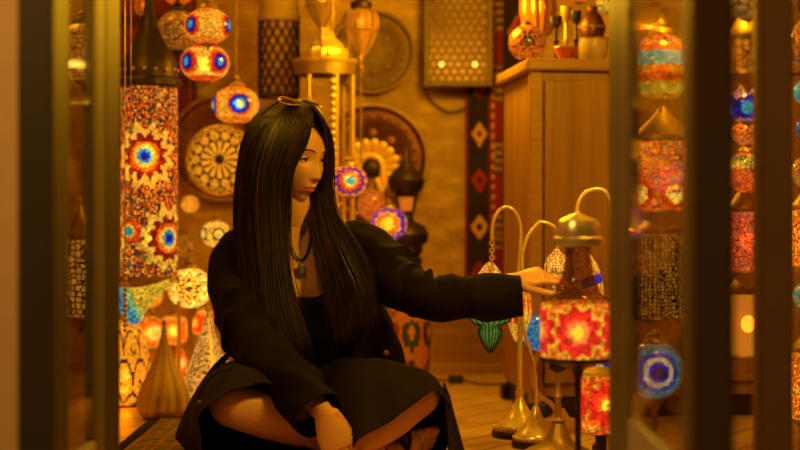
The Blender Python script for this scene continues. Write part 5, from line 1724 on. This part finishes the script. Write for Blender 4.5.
MB().lathe([(.006, zI(352)), (.018, zI(349.5)), (.014, zI(348))], 20, m=Matrix.Translation((X(540), 0, 0)), cap=False).build('cup', M['brass'], tI)
# red drum low by the door, and globe above it
def floor_drum():
    Y = 3.0; k = Y / F; z_ = lambda py: W(0, py, Y).z
    t = thing('table_lamp', 'low red flowered mosaic drum lamp standing on the floor by the door jamb', 'lamp', (W(601, 0, Y).x, Y, 0))
    zm = z_(402)
    MB().lathe([(25 * k, z_(430) - zm + (z_(374) - z_(430)) * i / 40) for i in range(41)], 80, m=Matrix.Translation((0, 0, zm)), col=pat_medal([(.2, YEL), (.34, ORG), (.75, L(235, 45, 25)), (.88, ORG)], 4, -PI / 2 + .1, (YEL, ORG, L(240, 90, 30), RED), zig=(9, .35), cyl=26 * k), cap=False).build('shade', mosaic(1.0, 130, .12), t)
    MB().lathe([(26 * k, z_(374)), (24 * k, z_(371)), (10 * k, z_(368)), (1e-4, z_(366))], 32).build('cap', M['brass_dull'], t)
    MB().lathe([(.05, 0), (.05, .008), (.03, .02), (.012, .04), (.012, z_(436)), (25 * k, z_(431))], 32).build('stand', M['dark_metal'], t)
    bulb_part(t, zm, .015)
floor_drum()
standing_globe(608, 365, 20, 3.35, pat_medal([(.2, WHT), (.36, BLUE), (.5, L(60, 60, 130))], 8, .2, (L(80, 60, 90), L(140, 90, 60), BLUE, CREAM)), 'blue beaded mosaic globe lamp peeping out above the low red drum', mat=mosaic(.7, 150, .1), bulb=False)

# ================================================================ shop window lamps seen past the door leaf
STRIPE = pat_bands([(.14, [AMB, BRN]), (.3, [L(170, 180, 40), AMB, L(190, 200, 60)]), (.42, [ORG, RED, ORG]), (.5, [ORG, AMB]), (.66, [CYAN, L(90, 200, 190), TEAL]), (.76, [L(220, 80, 30), ORG]), (.84, [L(110, 70, 150), AMB]), (1, [AMB, BRN, ORG])])
hanging_globe(661, 67, 30, 2.93, STRIPE, 'striped turquoise and orange globe lamp hanging behind the right door glass, under the amber one', sq=1.15, mat=mosaic(1.5, 90, .1))
hanging_globe(664, -8, 22, 2.8, pat_mix([ORG, AMB, L(230, 130, 50)]), 'amber globe lamp cut by the top edge behind the right door glass', mat=mosaic(.55))
cyl_lamp(663, 140, 212, 30, 3.07, pat_medal([(.2, WHT), (.32, YEL), (.5, RED), (.62, ORG)], 5, -PI / 2 + .25, (ORG, L(230, 90, 30), AMB, L(210, 60, 20), L(130, 110, 90)), cyl=30 * 3.0 / F, el0=.036 / .061 + .0), 'red and orange mosaic drum lamp hanging behind the right door glass', mosaic(2.0, 70, .12), name='drum_lamp')
standing_globe(654, 370, 29, 3.0, pat_medal([(.24, DBLUE), (.36, BLUE), (.55, L(225, 200, 160)), (.75, L(60, 70, 170)), (.9, L(70, 130, 150))], 3, -PI / 2 + .0, (L(90, 130, 120), L(70, 90, 110), L(120, 110, 60))), 'blue eye mosaic globe lamp standing low behind the right door glass', sq=1.0, mat=mosaic(1.5, 90, .1), bulb=False)
cyl_lamp(664, 232, 318, 27, 3.2, None, 'dull gold pierced cylinder lantern hanging behind the right door glass', M['pierced_fine'], bulb=False)
# column of lamps in the narrow gap between the leaf and the mullion
GX = 748
hanging_globe(GX, 4, 20, 2.75, pat_mix([L(200, 150, 80), CREAM, BRN]), 'pale lamp at the top of the gap between door leaf and mullion', 'lamps in the gap', mat=mosaic(.45), bulb=False)
cyl_lamp(GX, 36, 74, 17, 2.85, pat_mix([BRN, AMB, L(70, 40, 10)]), 'dark brass cylinder lamp in the gap between door leaf and mullion', M['pierced_dim'], group='lamps in the gap', bulb=False)
hanging_globe(GX, 105, 22, 2.95, pat_medal([(.3, CYAN), (.5, BLUE), (.62, DBLUE)], 6, -PI / 2 - .25, (AMB, L(180, 120, 40), BLUE), el0=-.2), 'amber and blue mosaic globe lamp in the gap between door leaf and mullion', 'lamps in the gap', mat=mosaic(.95, 120), bulb=False)
hanging_globe(GX, 133, 16, 3.05, pat_mix([ORG, AMB, RED, L(220, 140, 80)]), 'orange speckled globe right under the blue one in the door gap', 'lamps in the gap', mat=mosaic(.95, 120), bulb=False)
hanging_globe(GX, 172, 22, 3.15, pat_bands([(.3, [L(230, 90, 40), ORG]), (.55, [ORG, L(235, 120, 60)]), (.7, [L(220, 190, 90), YEL]), (.85, [GRN, AMB]), (1, [RED, ORG])]), 'banded orange and yellow globe in the gap between door leaf and mullion', 'lamps in the gap', sq=1.0, mat=mosaic(.95, 80), bulb=False)
cyl_lamp(GX, 210, 272, 20, 3.25, pat_mix([ORG, RED, L(235, 110, 40), L(150, 110, 90), L(240, 90, 40)]), 'orange and red mosaic cylinder in the gap between door leaf and mullion', mosaic(1.2, 120), group='lamps in the gap')
cyl_lamp(GX, 292, 356, 20, 3.35, None, 'ribbed amber glass cylinder low in the gap between door leaf and mullion', M['amber_glass'], group='lamps in the gap', flute=(24, .08))
# beyond the mullion
GX = 813
hanging_globe(GX, -2, 20, 2.72, pat_mix([L(150, 90, 40), BRN]), 'dim brown globe at the top right corner beyond the mullion', 'lamps beyond the mullion', mat=mosaic(.5), bulb=False)
hanging_globe(GX, 40, 21, 2.82, pat_mix([L(160, 100, 50), BRN, AMB]), 'brown glass globe beyond the mullion, second from the top', 'lamps beyond the mullion', mat=mosaic(.5), bulb=False, sq=1.2)
hanging_globe(GX, 92, 19, 2.92, pat_mix([CYAN, TEAL, L(80, 170, 140)]), 'turquoise mosaic globe beyond the mullion at the right edge, upper of the two turquoise ones', 'lamps beyond the mullion', mat=mosaic(.7), bulb=False)
hanging_globe(GX, 128, 17, 3.02, pat_mix([BLUE, CYAN, DBLUE]), 'blue mosaic globe beyond the mullion at the right edge', 'lamps beyond the mullion', mat=mosaic(.7), bulb=False)
hanging_globe(GX, 172, 22, 3.12, pat_mix([L(190, 120, 50), AMB, L(160, 100, 50)]), 'plain amber globe beyond the mullion at the right edge', 'lamps beyond the mullion', mat=mosaic(.8), bulb=False)
cyl_lamp(GX, 208, 268, 20, 3.22, pat_mix([ORG, AMB, YEL, RED]), 'orange mosaic cylinder beyond the mullion at the right edge', mosaic(1.2), group='lamps beyond the mullion')
hanging_globe(GX, 296, 20, 3.32, pat_mix([CYAN, TEAL, GRN, AMB]), 'turquoise and green globe beyond the mullion, lower of the two turquoise ones', 'lamps beyond the mullion', mat=mosaic(.7), bulb=False)
cyl_lamp(GX, 350, 420, 21, 3.42, pat_mix([ORG, RED, YEL]), 'red and yellow mosaic cylinder at the bottom right corner beyond the mullion', mosaic(1.2), group='lamps beyond the mullion')

# ================================================================ light
def point(name, loc, e, r=.08, col=(1, .49, .012)):
    ld = bpy.data.lights.new(name, 'POINT'); ld.energy = e; ld.color = col; ld.shadow_soft_size = r
    lo = bpy.data.objects.new(name, ld); COL.objects.link(lo); lo.location = loc
    return lo
point('fill_light', (.55, 2.8, 1.25), 44)  # unseen fill points added without fixtures, to brighten the woman, wall and lamps
point('fill_light', (-.35, 4.6, 1.9), 5)
point('fill_light', (.2, 4.3, 1.23), 27)
point('fill_light', (-.95, 4.2, 1.7), 6)
point('fill_light', (.9, 3.5, 1.9), 6)
point('fill_light', (-.92, 3.5, 1.4), 9)
point('street_light', (-1.0, 1.2, 1.9), 105, .1, (1, .52, .10))
# the bulbs inside the lit shades
def lamp_bulb(px, py, Y, e, col=(1, .46, .03)):
    p = W(px, py, Y)
    point('lamp_bulb', tuple(p), e, .012, col)
for a in ((190, 293, 4.45, 9), (147, 336, 4.6, 8), (174, 334, 4.7, 8), (203, 326, 4.75, 7), (172, 366, 4.85, 7), (205, 67, 4.30, 6), (236, 109, 4.45, 5), (349, 185, 4.45, 8), (389, 228, 4.7, 10), (361, 24, 4.7, 2.5), (124, 384, 4.4, 8), (149, 168, 4.2, 8)):
    lamp_bulb(*a)
lamp_bulb(578, 336, 2.75, 10, (1, .36, .03)); lamp_bulb(601, 406, 3.0, 6, (1, .36, .03))
w = bpy.data.worlds.new('night'); w.use_nodes = True
w.node_tree.nodes['Background'].inputs[0].default_value = (.02, .012, .006, 1)
w.node_tree.nodes['Background'].inputs[1].default_value = .3
SC.world = w
SC.view_settings.view_transform = 'Standard'
SC.view_settings.look = 'None'
SC.view_settings.exposure = 0.0
SC.view_settings.gamma = 1.0
SC.view_settings.use_curve_mapping = False
SC.cycles.use_denoising = True
SC.cycles.max_bounces = 10
SC.cycles.transparent_max_bounces = 24
SC.cycles.sample_clamp_indirect = 4.0
SC.cycles.caustics_reflective = False
SC.cycles.caustics_refractive = False
